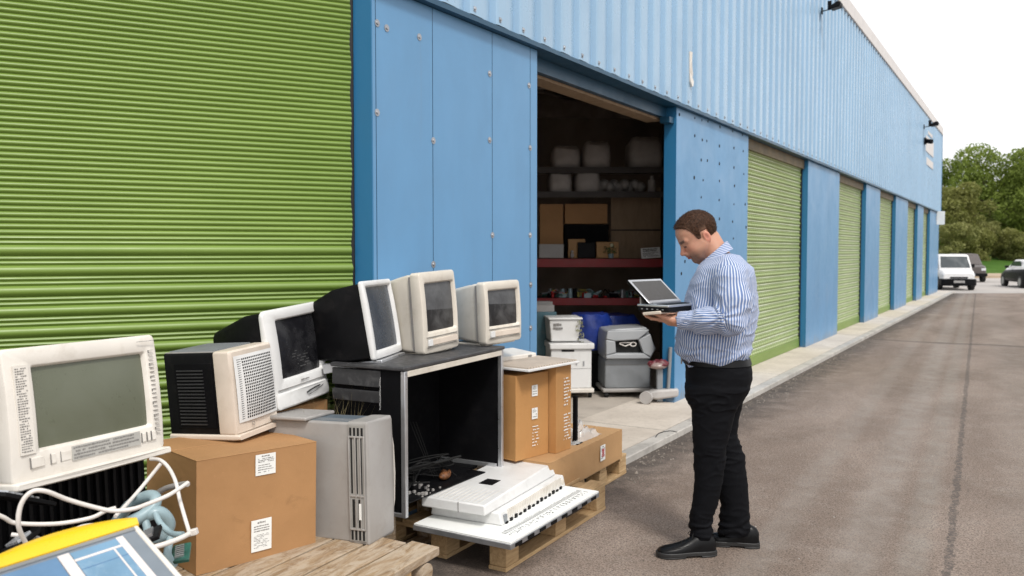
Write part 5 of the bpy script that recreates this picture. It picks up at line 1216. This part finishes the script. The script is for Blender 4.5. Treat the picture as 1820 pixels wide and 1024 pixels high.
TS = TL @ Matrix(((1, dv.x, nv.x, 0), (0, dv.y, nv.y, 0), (0, dv.z, nv.z, .002), (0, 0, 0, 1)))
MB().box(0, .285, .004, .172, -.014, -.003, TS).build('screen_shell', BLACK_PL, t, bevel=.003)
MB().box(-.001, .286, .003, .173, -.003, .001, TS).build('screen_frame', ALU, t, bevel=.002)
MB().box(.016, .268, .022, .158, .0012, .0022, TS).build('screen', SCR_GREY, t)
MB().cyl(tuple(TL @ Vector((.02, .0, .002))), tuple(TL @ Vector((.265, .0, .002))), .007).build('hinge', STEEL, t, smooth=True)
mb = MB()
for k in range(5): mb.box(-.0015, -.0005, -.05+k*.03, -.040+k*.03, -.026, -.021, TL)
mb.build('ports', STEEL, t)
MB().box(.01, .10, -.068, -.060, -.03, .055, TL).build('rear_stand', GREY_PL, t, bevel=.003)
o = MB().box(-.004, .15, -.045, .060, -.052, -.036, TL @ Matrix.Rotation(rad(7), 4, 'X')).build('thin_board', CREAM, None, bevel=.004); o.location = H0; setp(o, 'thin beige board between the laptop and the palm of the man', 'board')
# ================================================================== INSIDE THE OPENING
DK = 9.9
RO = at(950, 447, d=DK); RU = CR.copy(); RV = CFH.copy()
RT = Matrix(((RV.x*-1, RU.x, 0), (RV.y*-1, RU.y, 0), (0, 0, 1)))   # local x towards the camera, y to the right, z up
def inside(name, label, cat, px, z, back=0., group=None):
    p = at(px, 447, d=DK+back); e = bpy.data.objects.new(name, None); COL.objects.link(e)
    e.matrix_world = Matrix.Translation((p.x, p.y, z)) @ RT.to_4x4(); return setp(e, label, cat, group)
S_ = DK/FPX
zt = lambda py, d=DK: EYE-(py-447)*d/FPX
RACKM = M('dark_rack_steel', (.05, .042, .038), .6, var=.2)
t = inside('storage_rack', 'steel storage rack with red shelf beams inside the open bay', 'rack', 960, .052)
o0 = .052
for z, th in ((zt(460), .10), (zt(530), .085)):
    MB().box(-.02, .02, -.9, 1.50, z-th-o0, z-o0).build('red_beam', RED, t, bevel=.004)
    MB().box(-.62, -.022, -.9, 1.50, z-.035-o0, z-.005-o0).build('shelf_board', RACKM, t)
for z in (zt(298), zt(341)):
    MB().box(-.02, .02, -.9, 1.50, z-.07-o0, z-o0).build('dark_beam', RACKM, t); MB().box(-.62, -.022, -.9, 1.50, z-.03-o0, z-.002-o0).build('shelf_board', BEAM, t)
for y in (-.9, 1.52):
    for x in (-.05, -.62): MB().box(x, x+.05, y, y+.05, 0, 3.1).build('upright', RACKM, t)
SACK = M('dull_white_sack', (.42, .39, .37), .8, var=.12, bmp=.5, bsc=20, bdist=.01)
def sack(x0, x1, y0, y1, label, grp):
    zb, ztop = zt(y1)+.002, zt(y0); e = inside('bulk_sack', label, 'sack', (x0+x1)/2, zb, group=grp); w2 = (x1-x0)*S_/2; h = ztop-zb
    mb = MB(); rs = []
    for k, (f, q) in enumerate(((0, .94), (.08, 1.), (.45, 1.03), (.8, .98), (.95, .8), (1, .5))):
        rs.append([(-.28+.26*q*math.copysign(abs(math.cos(a))**.5, math.cos(a)), w2*q*math.copysign(abs(math.sin(a))**.45, math.sin(a)), h*f+.012*math.sin(3*a+k)) for a in [2*math.pi*j/24 for j in range(24)]])
    for r in rs[0:1]:
        for i, p in enumerate(r): r[i] = (p[0], p[1], 0)
    mb.rings(rs); mb.build('sack_body', SACK, e, smooth=True, angle=60)
    MB().box(-.3, -.26, -w2*.5, w2*.5, h*.95, h+.02).build('lifting_strap', GREY_PL, e)
for i, (a, b_, c, d_) in enumerate(((981, 1032, 258, 298), (1036, 1087, 250, 298), (1118, 1180, 242, 298))):
    sack(a, b_, c, d_, ('white sack on the top shelf, leftmost', 'white sack on the top shelf, middle one', 'wide white sack on the top shelf nearest the right post')[i], 'white sacks on the top shelves')
for i, (a, b_, c, d_) in enumerate(((975, 1017, 303, 341), (1022, 1068, 299, 341))):
    sack(a, b_, c, d_, ('smaller white sack on the second shelf, left one', 'smaller white sack on the second shelf beside the left one')[i], 'white sacks on the top shelves')
t = inside('bundle', 'grey wrapped bundle lying on the second shelf at the right', 'bundle', 1100, zt(341)); mb = MB(); 
for k in range(9): mb.ball((-.2+.03*(k % 3), -.22+k*.06, .06+.03*(k % 2)), (.10, .07, .07), 10)
mb.build('wrap', GREY_PL, t, smooth=True)
t = inside('white_bottle', 'white container on the second shelf by the right post', 'container', 1160, zt(341)); mb = MB(); mb.cyl((-.1, 0, 0), (-.1, 0, .14), .05, .045); mb.cyl((-.1, 0, .14), (-.1, 0, .19), .02); mb.build('bottle_body', SACK, t, smooth=True)
t = inside('plywood_panel', 'large plywood panel standing on the red shelf at the right', 'panel', 1136, zt(460)); 
MB().box(-.30, -.28, -.30, .30, .004, .855).build('panel_sheet', PLY, t, bevel=.003); MB().box(-.279, -.275, -.30, .30, .335, .350).build('black_strap', RUBBER, t)
def ibox(x0, x1, y0, y1, mat, label, dep=.25, back=0., name='storage_box', cat='box', lab=False):
    zb = zt(y1); e = inside(name, label, cat, (x0+x1)/2, zb+.001, back); w2 = (x1-x0)*S_/2; h = (y1-y0)*S_
    MB().box(-dep, 0, -w2, w2, 0, h).build('box_body', mat, e, bevel=.006); MB().box(-dep-.003, .003, -w2-.003, w2+.003, h*.86, h*.90).build('lid_edge', mat, e)
    return e
ibox(959, 1001, 362, 459, CARD, 'tall brown carton on the red shelf by the left pier', back=.15)
ibox(1003, 1082, 399, 459, BLACK_MT, 'long black case on the red shelf behind the small boxes', back=.2)
ibox(1003, 1080, 361, 397, CARD, 'flat reddish carton lying on top of the long black case', back=.2)
ibox(958, 1002, 434, 459, GREY_PL, 'low pale box at the left end of the red shelf', .15, -.0)
ibox(1010, 1040, 425, 459, CARD3, 'small kraft box on the red shelf', .12, .05)
ibox(1027, 1058, 431, 459, BLACK_PL, 'small black box on the red shelf in front of the kraft box', .08)
ibox(1060, 1100, 430, 459, CARD3, 'beige box behind the small plant on the red shelf', .1, .04)
t = inside('potted_plant', 'small leafy plant with a pale flower on the red shelf', 'plant', 1086, zt(459)+.002); MB().cyl((-.02, 0, 0), (-.02, 0, .05), .028, .035).build('pot', TEAL, t, smooth=True)
mb = MB(); rg = random.Random(3)
for k in range(60):
    a = rg.uniform(0, 6.28); r = rg.uniform(.01, .09); c = Vector((-.02+r*math.cos(a)*.5, r*math.sin(a), .05+rg.uniform(0, .09))); u = Vector((rg.uniform(-1, 1), rg.uniform(-1, 1), rg.uniform(-.3, 1))).normalized()*.02; v = u.cross(Vector((rg.random(), rg.random(), 1))).normalized()*.009
    mb.add([c-u, c+v, c+u, c-v], [(0, 1, 2, 3)])
mb.build('foliage', M('dusty_leaf', (.10, .16, .05), .6), t); MB().ball((-.02, .01, .15), .022).build('flower', M('cream_flower', (.7, .68, .45), .6), t, smooth=True)
t = inside('desk_calendar', 'white desk calendar leaning on the red shelf near the right post', 'calendar', 1158, zt(459)+.002)
Tc = Matrix.Rotation(rad(-12), 4, 'Y') @ Matrix.Rotation(rad(4), 4, 'X'); MB().box(-.006, 0, -.115, .11, 0, .125, Tc).build('card', PAPER, t)
mb = MB(); 
for r_ in range(2): dashes(mb, .0006, -.095, .095, .075+.0*r_, .115, 2, 1, .8, 40, .01, .022)
dashes(mb, .0006, -.10, .10, .015, .070, 5, .95, .6, 41, .008, .014); o = mb.build('print', INKG, t); o.data.transform(Tc)
t = inside('white_figurine', 'little white bottle standing between boxes on the red shelf', 'bottle', 1017, zt(459)+.002); mb = MB(); mb.ball((.0, 0, .03), (.022, .022, .03)); mb.ball((.0, 0, .075), .017); mb.build('bottle_body', SACK, t, smooth=True)
t = inside('small_parts_heap', 'heap of coloured cables and small parts along the middle red shelf', 'parts heap', 1050, zt(530)+.002)
cols = [BLACK_PL, GREY_DK, PCB, M('yellow_wire', (.4, .33, .08), .5), M('red_cap', (.45, .02, .02), .5), TEAL, STEEL, BLACK_MT]
for k in range(84):
    y = rg.uniform(-.55, .60); x = rg.uniform(-.3, -.02); s = rg.uniform(.015, .05); m_ = cols[rg.randrange(8)]; mb = MB()
    q = rg.random()
    if q < .4: mb.tube(spline([(x+rg.uniform(-.03, .03), y+rg.uniform(-.09, .09), rg.uniform(.006, .09)) for _ in range(4)], 5), .006, 6)
    elif q < .7: mb.cyl((x, y, 0), (x, y, s*2.2), s*.5)
    else: mb.box(x-s, x+s, y-s, y+s, 0, s*1.4, Matrix.Translation((x, y, 0)) @ Matrix.Rotation(rg.uniform(0, 3), 4, 'Z') @ Matrix.Translation((-x, -y, 0)))
    mb.build('small_part', m_, t)
# white cart with tub
D1 = 8.55
def floorthing(name, label, cat, px, d, yaw=0., z=.0525):
    p = at(px, 447, d=d); e = bpy.data.objects.new(name, None); COL.objects.link(e)
    e.matrix_world = Matrix.Translation((p.x, p.y, z)) @ (Matrix.Rotation(rad(yaw), 3, 'Z') @ RT).to_4x4(); return setp(e, label, cat)
S1 = D1/FPX
t = floorthing('rolling_cabinet', 'white office cabinet on casters beside the grey machine', 'cabinet', 1016, D1, 6)
MB().box(-.40, 0, -.21, .21, .10, .50).build('cabinet_body', WHITE2, t, bevel=.01); MB().box(-.42, .025, -.225, .235, .502, .565).build('cabinet_top', WHITE2, t, bevel=.012)
MB().box(-.41, .02, -.215, .235, .055, .10).build('cabinet_base', WHITE_PL, t, bevel=.01)
MB().box(.0005, .0025, -.205, .205, .302, .3045).build('drawer_gap', INKG, t); MB().box(.0005, .004, -.10, .03, .478, .498).build('handle_slot', SLOT, t); MB().box(.0005, .006, .12, .135, .33, .38).build('latch', STEEL, t); MB().box(.0005, .006, .045, .06, .34, .37).build('lock', STEEL, t)
for x in (-.36, -.03):
    for y in (-.18, .20): MB().cyl((x, y-.015, .03), (x, y+.015, .03), .03).build('caster', RUBBER, t, smooth=True)
t = floorthing('plastic_tub', 'white plastic tub with dark symbols and plant scraps on the white cabinet', 'tub', 1005, D1, 6, .0525+.567)
mb = MB(); mb.rings([[(-.36, -.14, .01), (-.04, -.14, .01), (-.04, .14, .01), (-.36, .14, .01)], [(-.38, -.16, .235), (-.02, -.16, .235), (-.02, .17, .235), (-.38, .17, .235)]]); mb.build('tub_body', WHITE2, t, bevel=.012)
MB().box(-.39, -.005, -.17, .18, .236, .256).build('tub_rim', WHITE2, t, bevel=.005)
mb = MB(); dashes(mb, -.022, -.12, -.02, .13, .20, 2, 1, .8, 5, .02, .03); mb.build('symbols', INKG, t)
mb = MB()
for k in range(90):
    c = Vector((rg.uniform(-.1, .02), rg.uniform(.12, .20), rg.uniform(.0, .26))); u = Vector((rg.uniform(-1, 1), rg.uniform(-1, 1), rg.uniform(-1, 1))).normalized()*.02; v = u.cross(Vector((rg.random(), rg.random(), 1))).normalized()*.006
    mb.add([c-u, c+v, c+u, c-v], [(0, 1, 2, 3)])
mb.build('scraps', M('dry_leaf', (.22, .22, .12), .8), t)
t = floorthing('teal_bin', 'dusty teal bin at the left edge of the opening', 'bin', 966, 8.9, 10, .0525)
mb = MB(); mb.rings([[(-.3, -.15, 0), (0, -.15, 0), (0, .12, 0), (-.3, .12, 0)], [(-.33, -.17, .86), (.02, -.17, .86), (.02, .14, .86), (-.33, .14, .86)]]); mb.build('bin_body', M('dusty_teal', (.06, .14, .17), .5, dirt=(.2, .22, .22), dirt_amt=.5), t, bevel=.01); mb = MB()
for k in range(8): mb.box(-.31+k*.04, -.29+k*.04, -.16, .12, .86, .90+.03*(k % 3))
mb.build('rim', GREY_PL, t)
# blue covers behind
for i, (px, d, z0, sx, sz, lb) in enumerate(((1052, 9.0, .49, .42, .38, 'blue tarpaulin bundle beside the white tub'), (1088, 9.35, .49, .60, .34, 'blue tarpaulin bundle behind the grey machine'))):
    t = floorthing('tarpaulin_bundle', lb, 'tarpaulin', px, d, 0, z0); mb = MB(); rs = []
    for k in range(12):
        f = k/11; rs.append([((-.25+.24*math.cos(a)*(1-.15*f**3)), sx/1.6*math.sin(a)*(1-.25*f**4), sz*f+.03*noise.noise(Vector((a*2, f*3, i)))*min(1, k)) for a in [2*math.pi*j/28 for j in range(28)]])
        rs[-1] = [(p[0]+.035*noise.noise(Vector((p[0]*6, p[1]*6, p[2]*5)))+.0, p[1]+.03*noise.noise(Vector((p[2]*7, p[1]*6, 4))), p[2]) for p in rs[-1]]
    mb.rings(rs); mb.build('cover', BLUEBAG, t, smooth=True, angle=60)
t = floorthing('black_crate', 'black crate carrying the blue tarpaulin bundles', 'crate', 1075, 9.0); MB().box(-.55, 0, -.36, .40, 0, .43).build('crate_body', BLACK_MT, t, bevel=.01); MB().box(-.56, .012, -.37, .41, .40, .436).build('crate_rim', BLACK_PL, t, bevel=.005)
# grey machine on a base
D2 = 8.6; t = floorthing('grey_machine', 'large grey plastic office machine with a front opening on a wheeled base', 'machine', 1117, D2, 4)
mb = MB(); mb.rings([rr(-.235, .235, .095, .40, .03, -.42), rr(-.235, .235, .095, .40, .03, -.01), rr(-.225, .225, .105, .395, .03, 0)]); mb.build('lower_body', GREY_DK, t, smooth=True, angle=30)
MB().box(-.46, .02, -.26, .28, .055, .095).build('machine_base', GREY_PL, t, bevel=.012)
GM = M('slate_grey_shell', (.36, .375, .39), .36, var=.06)
mb = MB()
up = [(-.24, .40), (.25, .40), (.30, .50), (.20, .72), (-.10, .705), (-.22, .69), (-.235, .62)]
mb.rings([[(-.44, y, z) for y, z in up], [(-.02, y*.99, z) for y, z in up]]); u_ = mb.build('upper_shell', GM, t, bevel=.015)
mb = MB(); mb.prism([(-.235, .60), (-.14, .585), (-.13, .47), (-.235, .44)], 'x', -.02, .05); mb.prism([(.10, .60), (.22, .66), (.27, .50), (.23, .42), (.15, .46)], 'x', -.02, .05); mb.prism([(-.235, .605), (-.14, .585), (.10, .60), (.215, .70), (-.22, .69)], 'x', -.02, .05); mb.prism([(-.235, .44), (-.13, .462), (.15, .46), (.23, .405), (-.235, .405)], 'x', -.02, .06); mb.build('front_surround', GM, t, bevel=.01)
MB().box(-.018, -.012, -.14, .15, .455, .605).build('opening', SLOT, t); mb = MB(); mb.tube([(.02+.0*a, -.03+.05*math.cos(a)+.02*math.sin(2*a), .55+.018*math.sin(a)) for a in np.linspace(0, 6.28, 24)], .006, 6); mb.tube([(.02, .05+.03*math.cos(a), .55+.02*math.sin(a)) for a in np.linspace(0, 6.28, 24)], .006, 6); mb.build('coiled_lead', CABLE, t, smooth=True)
MB().box(-.0, .004, -.235, .235, .335, .34).build('panel_gap', INKG, t)
MB().box(-.3, -.2, .236, .24, .25, .30).build('yellow_sticker', M('yellow_sticker', (.55, .5, .08), .5), t)
for y in (-.22, .24): MB().cyl((-.02, y-.02, .028), (-.02, y+.02, .028), .028).build('caster', RUBBER, t, smooth=True)
t = floorthing('wheeled_foot', 'pale wheeled foot with a round white wheel beside the grey machine', 'stand foot', 1152, 8.25, 0)
FOOTG = M('foot_grey', (.42, .40, .385), .5, var=.1); MB().cyl((.03, -.02, .062), (-.02, .0, .062), .062, seg=24).build('wheel', FOOTG, t, smooth=True); mb = MB(); mb.prism([(.0, .05), (.10, .03), (.32, .06), (.32, .14), (.12, .13), (.03, .11)], 'x', -.16, -.03); mb.build('foot_arm', FOOTG, t, bevel=.02)
MB().cyl((-.07, .22, .12), (-.07, .24, .55), .018).build('upright', GREY_DK, t)
t = floorthing('red_bag', 'red and clear plastic bag beside the grey machine at the right post', 'bag', 1172, 8.35, 0, .39); mb = MB(); mb.ball((0, .02, .045), (.09, .09, .04), 16); mb.ball((.02, -.05, .04), (.05, .06, .035), 12); o = mb.build('red_part', M('red_film', (.16, .03, .04), .45, var=.3, scale=20), t, smooth=True)
for v_ in o.data.vertices: v_.co = v_.co*(1+.35*noise.noise(v_.co*22))
mb = MB(); mb.ball((.01, -.01, .03), (.09, .10, .04), 16); mb.build('clear_part', M('pinkish_film', (.35, .26, .24), .3, var=.3, scale=30), t, smooth=True)
MB().box(-.03, .03, -.02, .04, -.335, -.005).build('grey_stand', GREY_DK, t, bevel=.01)

# ================================================================== VEHICLES
CARGL = glass_mat('car_glass', (.03, .04, .045), .06, dust=(.15, .17, .18), amt=.25, scale=2)
TYRE = M('tyre', (.02, .02, .02), .75); RIM = M('rim', (.35, .36, .37), .35, .8)
HEADL = M('headlamp', (.65, .66, .68), .15, var=.05); TAILR = M('tail_lamp', (.45, .012, .012), .2, var=.1)
def wheels(t, xs, hw, r=.31):
    for x in xs:
        for s in (-1, 1):
            w_ = MB().cyl((x, s*(hw-.20), r), (x, s*(hw+.005), r), r, seg=28).build('wheel', TYRE, t, smooth=True); MB().cyl((x, s*(hw-.02), r), (x, s*(hw+.012), r), r*.62, seg=20).build('rim', RIM, w_, smooth=True)
def shell(mb, secs):
    """secs: (x, halfwidth_bottom, halfwidth_top, z0, z1, corner)"""
    rs = []
    for x, wb, wt, z0, z1, r in secs:
        ring = rr(-1, 1, 0, 1, .2, 0, 4); R_ = []
        for _, y, z in rr(-wb, wb, z0, z1, r, x, 4):
            f = (z-z0)/(z1-z0); R_.append((x, y*(1+(wt/wb-1)*f), z))
        rs.append(R_)
    mb.rings(rs)
def vehicle(name, label, cat, px, d, yaw, kind, paintm, low):
    p = at(px, 447, d=d); t = empty(name, label, cat, (p.x, p.y, 0), rotz=rad(yaw)); t.scale = dict(van=(.87, .80, .90), truck=(.88, .85, .88), hatch=(.85, .85, .85))[kind]
    if kind == 'van':
        mb = MB(); shell(mb, [(-1.9, .80, .78, .32, .95, .1), (-1.8, .84, .80, .30, 1.0, .12), (1.05, .84, .81, .30, .98, .14), (1.65, .82, .74, .32, .88, .14), (1.88, .74, .66, .36, .74, .12)]); mb.build('body', paintm, t, smooth=True, angle=45)
        mb = MB(); shell(mb, [(-1.86, .78, .68, .90, 1.50, .10), (-1.7, .79, .69, .90, 1.55, .10), (.65, .79, .71, .90, 1.60, .10), (.85, .79, .70, .90, 1.57, .10), (1.26, .78, .74, .88, .99, .05)]); mb.build('cabin', paintm, t, smooth=True, angle=45)
        mb = MB(); mb.add([(1.27, -.68, 1.0), (1.27, .68, 1.0), (.90, .62, 1.50), (.90, -.62, 1.50)], [(0, 1, 2, 3)]); 
        mb.add([(1.24, -.68, .99), (1.24, .68, .99), (.87, .62, 1.49), (.87, -.62, 1.49)], [(0, 1, 2, 3)]); mb.build('windscreen', CARGL, t)
        for s in (-1, 1):
            MB().prism([(-.2, 1.02), (.72, 1.02), (.40, 1.42), (-.2, 1.44)], 'y', s*.755-.012, s*.755+.012).build('side_window', CARGL, t)
            MB().box(1.62, 1.84, s*.60-.14, s*.60+.14, .60, .74).build('headlight', HEADL, t, bevel=.03); MB().box(.70, .86, s*.92-.08, s*.92+.08, 1.0, 1.16).build('mirror', BLACK_PL, t, bevel=.03)
        mb = MB(); shell(mb, [(1.55, .84, .84, .20, .52, .06), (1.86, .80, .80, .20, .52, .08), (1.95, .68, .68, .24, .50, .08)]); mb.build('bumper', BLACK_PL, t, smooth=True, angle=45); MB().box(1.945, 1.962, -.25, .25, .34, .44).build('number_plate', GREY_PL, t)
        MB().box(1.86, 1.915, -.40, .40, .54, .60).build('grille', BLACK_PL, t); wheels(t, (-1.25, 1.25), .83)
    if kind == 'truck':
        mb = MB(); shell(mb, [(-2.1, .84, .84, .42, .98, .06), (.9, .86, .84, .40, 1.0, .1), (1.8, .84, .76, .42, .96, .12), (2.0, .76, .70, .46, .86, .1)]); mb.build('body', paintm, t, smooth=True, angle=45)
        mb = MB(); shell(mb, [(-.9, .80, .66, .96, 1.62, .1), (-.7, .80, .66, .96, 1.64, .1), (.55, .80, .66, .96, 1.62, .1), (1.1, .80, .76, .94, 1.02, .04)]); mb.build('cabin', paintm, t, smooth=True, angle=45)
        MB().add([(-.915, -.62, 1.08), (-.915, .62, 1.08), (-.905, .55, 1.5), (-.905, -.55, 1.5)], [(0, 1, 2, 3)]).build('rear_window', CARGL, t)
        MB().add([(1.05, -.62, 1.06), (1.05, .62, 1.06), (.62, .56, 1.54), (.62, -.56, 1.54)], [(0, 1, 2, 3)]).build('windscreen', HEADL, t)
        for s in (-1, 1): MB().box(1.92, 2.02, s*.62-.12, s*.62+.12, .66, .80).build('headlight', HEADL, t, bevel=.02); MB().box(-2.13, -2.09, s*.72-.06, s*.72+.06, .62, .9).build('tail_light', TAILR, t)
        MB().box(1.90, 2.08, -.82, .82, .34, .52).build('bumper', BLACK_PL, t, bevel=.03); wheels(t, (-1.4, 1.3), .84, .36)
    if kind == 'hatch':
        mb = MB(); shell(mb, [(-1.95, .76, .72, .30, .92, .1), (-1.8, .84, .80, .28, .98, .12), (1.1, .84, .80, .28, .92, .14), (1.9, .76, .70, .34, .72, .12)]); mb.build('body', low, t, smooth=True, angle=45)
        mb = MB(); shell(mb, [(-1.90, .77, .72, .78, .985, .05), (-1.70, .80, .74, .80, 1.0, .06), (1.0, .80, .74, .80, .96, .06)]); mb.build('shoulder_panel', paintm, t, smooth=True, angle=45)
        mb = MB(); shell(mb, [(-1.72, .74, .68, .95, 1.04, .03), (-1.32, .76, .58, .95, 1.40, .1), (.2, .76, .58, .95, 1.42, .1), (1.0, .74, .68, .90, .99, .03)]); mb.build('cabin', paintm, t, smooth=True, angle=45)
        MB().add([(-1.735, -.62, 1.03), (-1.735, .62, 1.03), (-1.375, .52, 1.34), (-1.375, -.52, 1.34)], [(0, 1, 2, 3)]).build('rear_window', CARGL, t)
        for s in (-1, 1):
            MB().box(-1.98, -1.86, s*.60-.16, s*.60+.16, .74, .86).build('tail_light', TAILR, t, bevel=.02); MB().box(.35, .50, s*.90-.09, s*.90+.09, .98, 1.10).build('mirror', BLACK_PL, t, bevel=.03)
            MB().prism([(-1.1, 1.02), (.6, 1.02), (.1, 1.33), (-1.0, 1.34)], 'y', s*.70-.01, s*.70+.01).build('side_window', CARGL, t)
        MB().box(-1.975, -1.955, -.26, .26, .56, .66).build('number_plate', GREY_PL, t); MB().box(-2.02, -1.86, -.80, .80, .30, .50).build('bumper', BLACK_PL, t, bevel=.05); wheels(t, (-1.3, 1.25), .83)
WP = M('van_white_paint', (.75, .74, .73), .25, var=.03, coat=.5); BP = M('black_car_paint', (.008, .008, .009), .3, var=.1, spec=.12); WGP = M('dull_dark_paint', (.10, .085, .08), .3, var=.1)
vehicle('white_van', 'small white van facing the camera just beyond the warehouse corner', 'van', 1686, 35.0, -72, 'van', WP, None)
vehicle('dark_pickup', 'dark pickup truck parked half hidden behind the white van', 'pickup truck', 1713, 44, -74, 'truck', WGP, None)
vehicle('hatchback_car', 'white topped black hatchback seen from behind at the right edge', 'car', 1830, 36.5, 108, 'hatch', WP, BP)

# ================================================================== TREES AND SHRUBS
def leafm(name, a, b_, c_):
    m, nt, b = mk(name); v = coord(nt)
    n = noi(nt, v, .9, 5, .7); n2 = noi(nt, v, 7, 3, .7)
    c = ramp(nt, n, [(.3, a), (.5, b_), (.72, c_)]); c = mixc(nt, ramp(nt, n2, [(.45, 0.), (.7, .35)]), c, c_)
    L(nt, c, b.inputs['Base Color']); b.inputs['Roughness'].default_value = .6; b.inputs['Specular IOR Level'].default_value = .3
    tr = N(nt, 'ShaderNodeBsdfTranslucent'); L(nt, c, tr.inputs[0]); ms = N(nt, 'ShaderNodeMixShader'); ms.inputs[0].default_value = .45
    L(nt, b.outputs[0], ms.inputs[1]); L(nt, tr.outputs[0], ms.inputs[2]); L(nt, ms.outputs[0], nt.nodes['Material Output'].inputs[0]); return m
LF1 = leafm('oak_leaves', (.09, .13, .022), (.19, .25, .045), (.32, .38, .09)); LF2 = leafm('olive_leaves', (.12, .14, .03), (.21, .22, .06), (.31, .31, .11)); LF3 = leafm('shrub_leaves', (.14, .16, .045), (.25, .26, .085), (.38, .37, .16))
BARK = M('bark', (.07, .052, .035), .9, var=.3, scale=6)
def tree(px, d, H, R, label, lm, n=5200, ls=.20, trunk=.3, low=.25, seed=1, group='trees beyond the yard', zoff=0, name='tree', nb=16):
    rg = np.random.RandomState(seed); r2 = random.Random(seed); p = at(px, 447, d=d); zb = .13+.92*min(1, (d-54.4)/11.6)-.05
    t = empty(name, label, 'tree' if name != 'shrub' else 'shrub', (p.x, p.y, zb), group=group)
    blobs = []
    for k in range(nb):
        f = r2.uniform(low, .93); rr_ = R*math.sqrt(max(.05, 1-((f-(.5+low*.3))/.62)**2)); a = r2.uniform(0, 6.28); q = r2.uniform(.25, .85)
        blobs.append((rr_*q*math.cos(a), rr_*q*math.sin(a), H*f, R*r2.uniform(.22, .42)))
    if name != 'shrub':
        mb = MB(); top = Vector((r2.uniform(-.3, .3), r2.uniform(-.3, .3), H*.75)); mb.tube(spline([(0, 0, -.2), (.1, .05, H*.25), top*.7, top], 4), [trunk*(1-.85*i/12) for i in range(13)], 9)
        for b_ in blobs:
            f0 = r2.uniform(.2, .55); st = Vector((top.x*f0, top.y*f0, H*f0)); e = Vector(b_[:3]); mid = (st+e)/2+Vector((0, 0, -.2)); mb.tube(spline([st, mid, e], 4), [trunk*.30*(1-.8*i/8) for i in range(9)], 6)
        mb.build('trunk', BARK, t, smooth=True)
    wts = np.array([b_[3]**2 for b_ in blobs]); wts /= wts.sum(); idx = rg.choice(len(blobs), n, p=wts); bl = np.array(blobs)[idx]
    dirs = rg.normal(size=(n, 3)); dirs /= np.linalg.norm(dirs, axis=1)[:, None]
    c = bl[:, :3]+dirs*(bl[:, 3]*rg.uniform(.55, 1.05, n)**.6)[:, None]*np.array([1, 1, .8]); c[:, 2] = np.maximum(c[:, 2], .05)
    u = rg.normal(size=(n, 3)); u /= np.linalg.norm(u, axis=1)[:, None]; v = np.cross(u, rg.normal(size=(n, 3))); v /= np.linalg.norm(v, axis=1)[:, None]
    s = ls*rg.uniform(.5, 1.3, n)[:, None]
    vs = np.stack([c-u*s, c+v*s*.55, c+u*s, c-v*s*.55], 1).reshape(-1, 3)
    me = bpy.data.meshes.new('crown'); me.from_pydata(vs.tolist(), [], np.arange(n*4).reshape(n, 4).tolist()); me.materials.append(lm)
    o = bpy.data.objects.new('crown' if name != 'shrub' else 'foliage', me); COL.objects.link(o); o.parent = t; return t
tree(1785, 74, 9.7, 5.4, 'tall broad green tree with the rounded highest crown, seen between warehouse and frame edge', LF1, 26000, .145, .35, .16, 3, nb=34)
tree(1850, 72, 8.9, 4.8, 'tall green tree cut by the right edge of the view', LF1, 20000, .15, .33, .12, 8, nb=30)
tree(1700, 78, 8.6, 3.6, 'slimmer green tree close behind the warehouse corner', LF1, 15000, .145, .26, .12, 14, nb=26)
tree(1692, 66, 6.0, 3.0, 'olive green rounded tree low behind the white van', LF2, 12000, .13, .2, .05, 5, nb=22)
tree(1745, 90, 8.5, 5.0, 'dark green tree filling the gap behind the others', LF1, 7000, .25, .3, .1, 25, nb=20)
tree(1830, 92, 8.0, 5.0, 'dark green tree far behind at the right', LF1, 6000, .25, .3, .1, 29, nb=18)
for i, (px, d, H, R, lb) in enumerate(((1690, 62, 2.7, 2.0, 'low yellow green shrub behind the white van'), (1738, 64, 2.4, 2.0, 'low shrub at the back of the lawn, second from the warehouse'), (1772, 66, 2.9, 1.9, 'pale bushy shrub in the middle of the lawn edge'), (1806, 64, 2.3, 1.8, 'low pale shrub above the black hatchback'), (1840, 63, 2.7, 2.0, 'shrub at the right edge beyond the hatchback'), (1716, 70, 3.6, 2.2, 'taller olive shrub between the low ones'), (1790, 72, 3.8, 2.4, 'taller green shrub at the foot of the highest tree'))):
    tree(px, d, H, R, lb, LF3 if i % 2 == 0 else LF2, 4200, .11, .1, .05, 40+i, 'shrubs along the lawn', name='shrub', nb=12)
# the wood far behind, one mass
rg = np.random.RandomState(4); n = 26000; x = rg.uniform(-70, 90, n); h = 5.5+1.8*np.sin(x*.21)+1.2*np.sin(x*.53+1); z = rg.uniform(0, 1, n)**.8*h
c = np.array([CFH.x, CFH.y, 0])[None]*(112+rg.uniform(-3, 6, n))[:, None]+np.array([CR.x, CR.y, 0])[None]*x[:, None]; c[:, 2] = z+1.0
u = rg.normal(size=(n, 3)); u /= np.linalg.norm(u, axis=1)[:, None]; v = np.cross(u, rg.normal(size=(n, 3))); v /= np.linalg.norm(v, axis=1)[:, None]; s = rg.uniform(.3, .75, n)[:, None]
vs = np.stack([c-u*s, c+v*s*.6, c+u*s, c-v*s*.6], 1).reshape(-1, 3); me = bpy.data.meshes.new('far_wood'); me.from_pydata(vs.tolist(), [], np.arange(n*4).reshape(n, 4).tolist()); me.materials.append(LF1)
o = bpy.data.objects.new('far_wood', me); COL.objects.link(o); setp(o, 'dark green wood far behind the lawn', 'wood', kind='stuff')
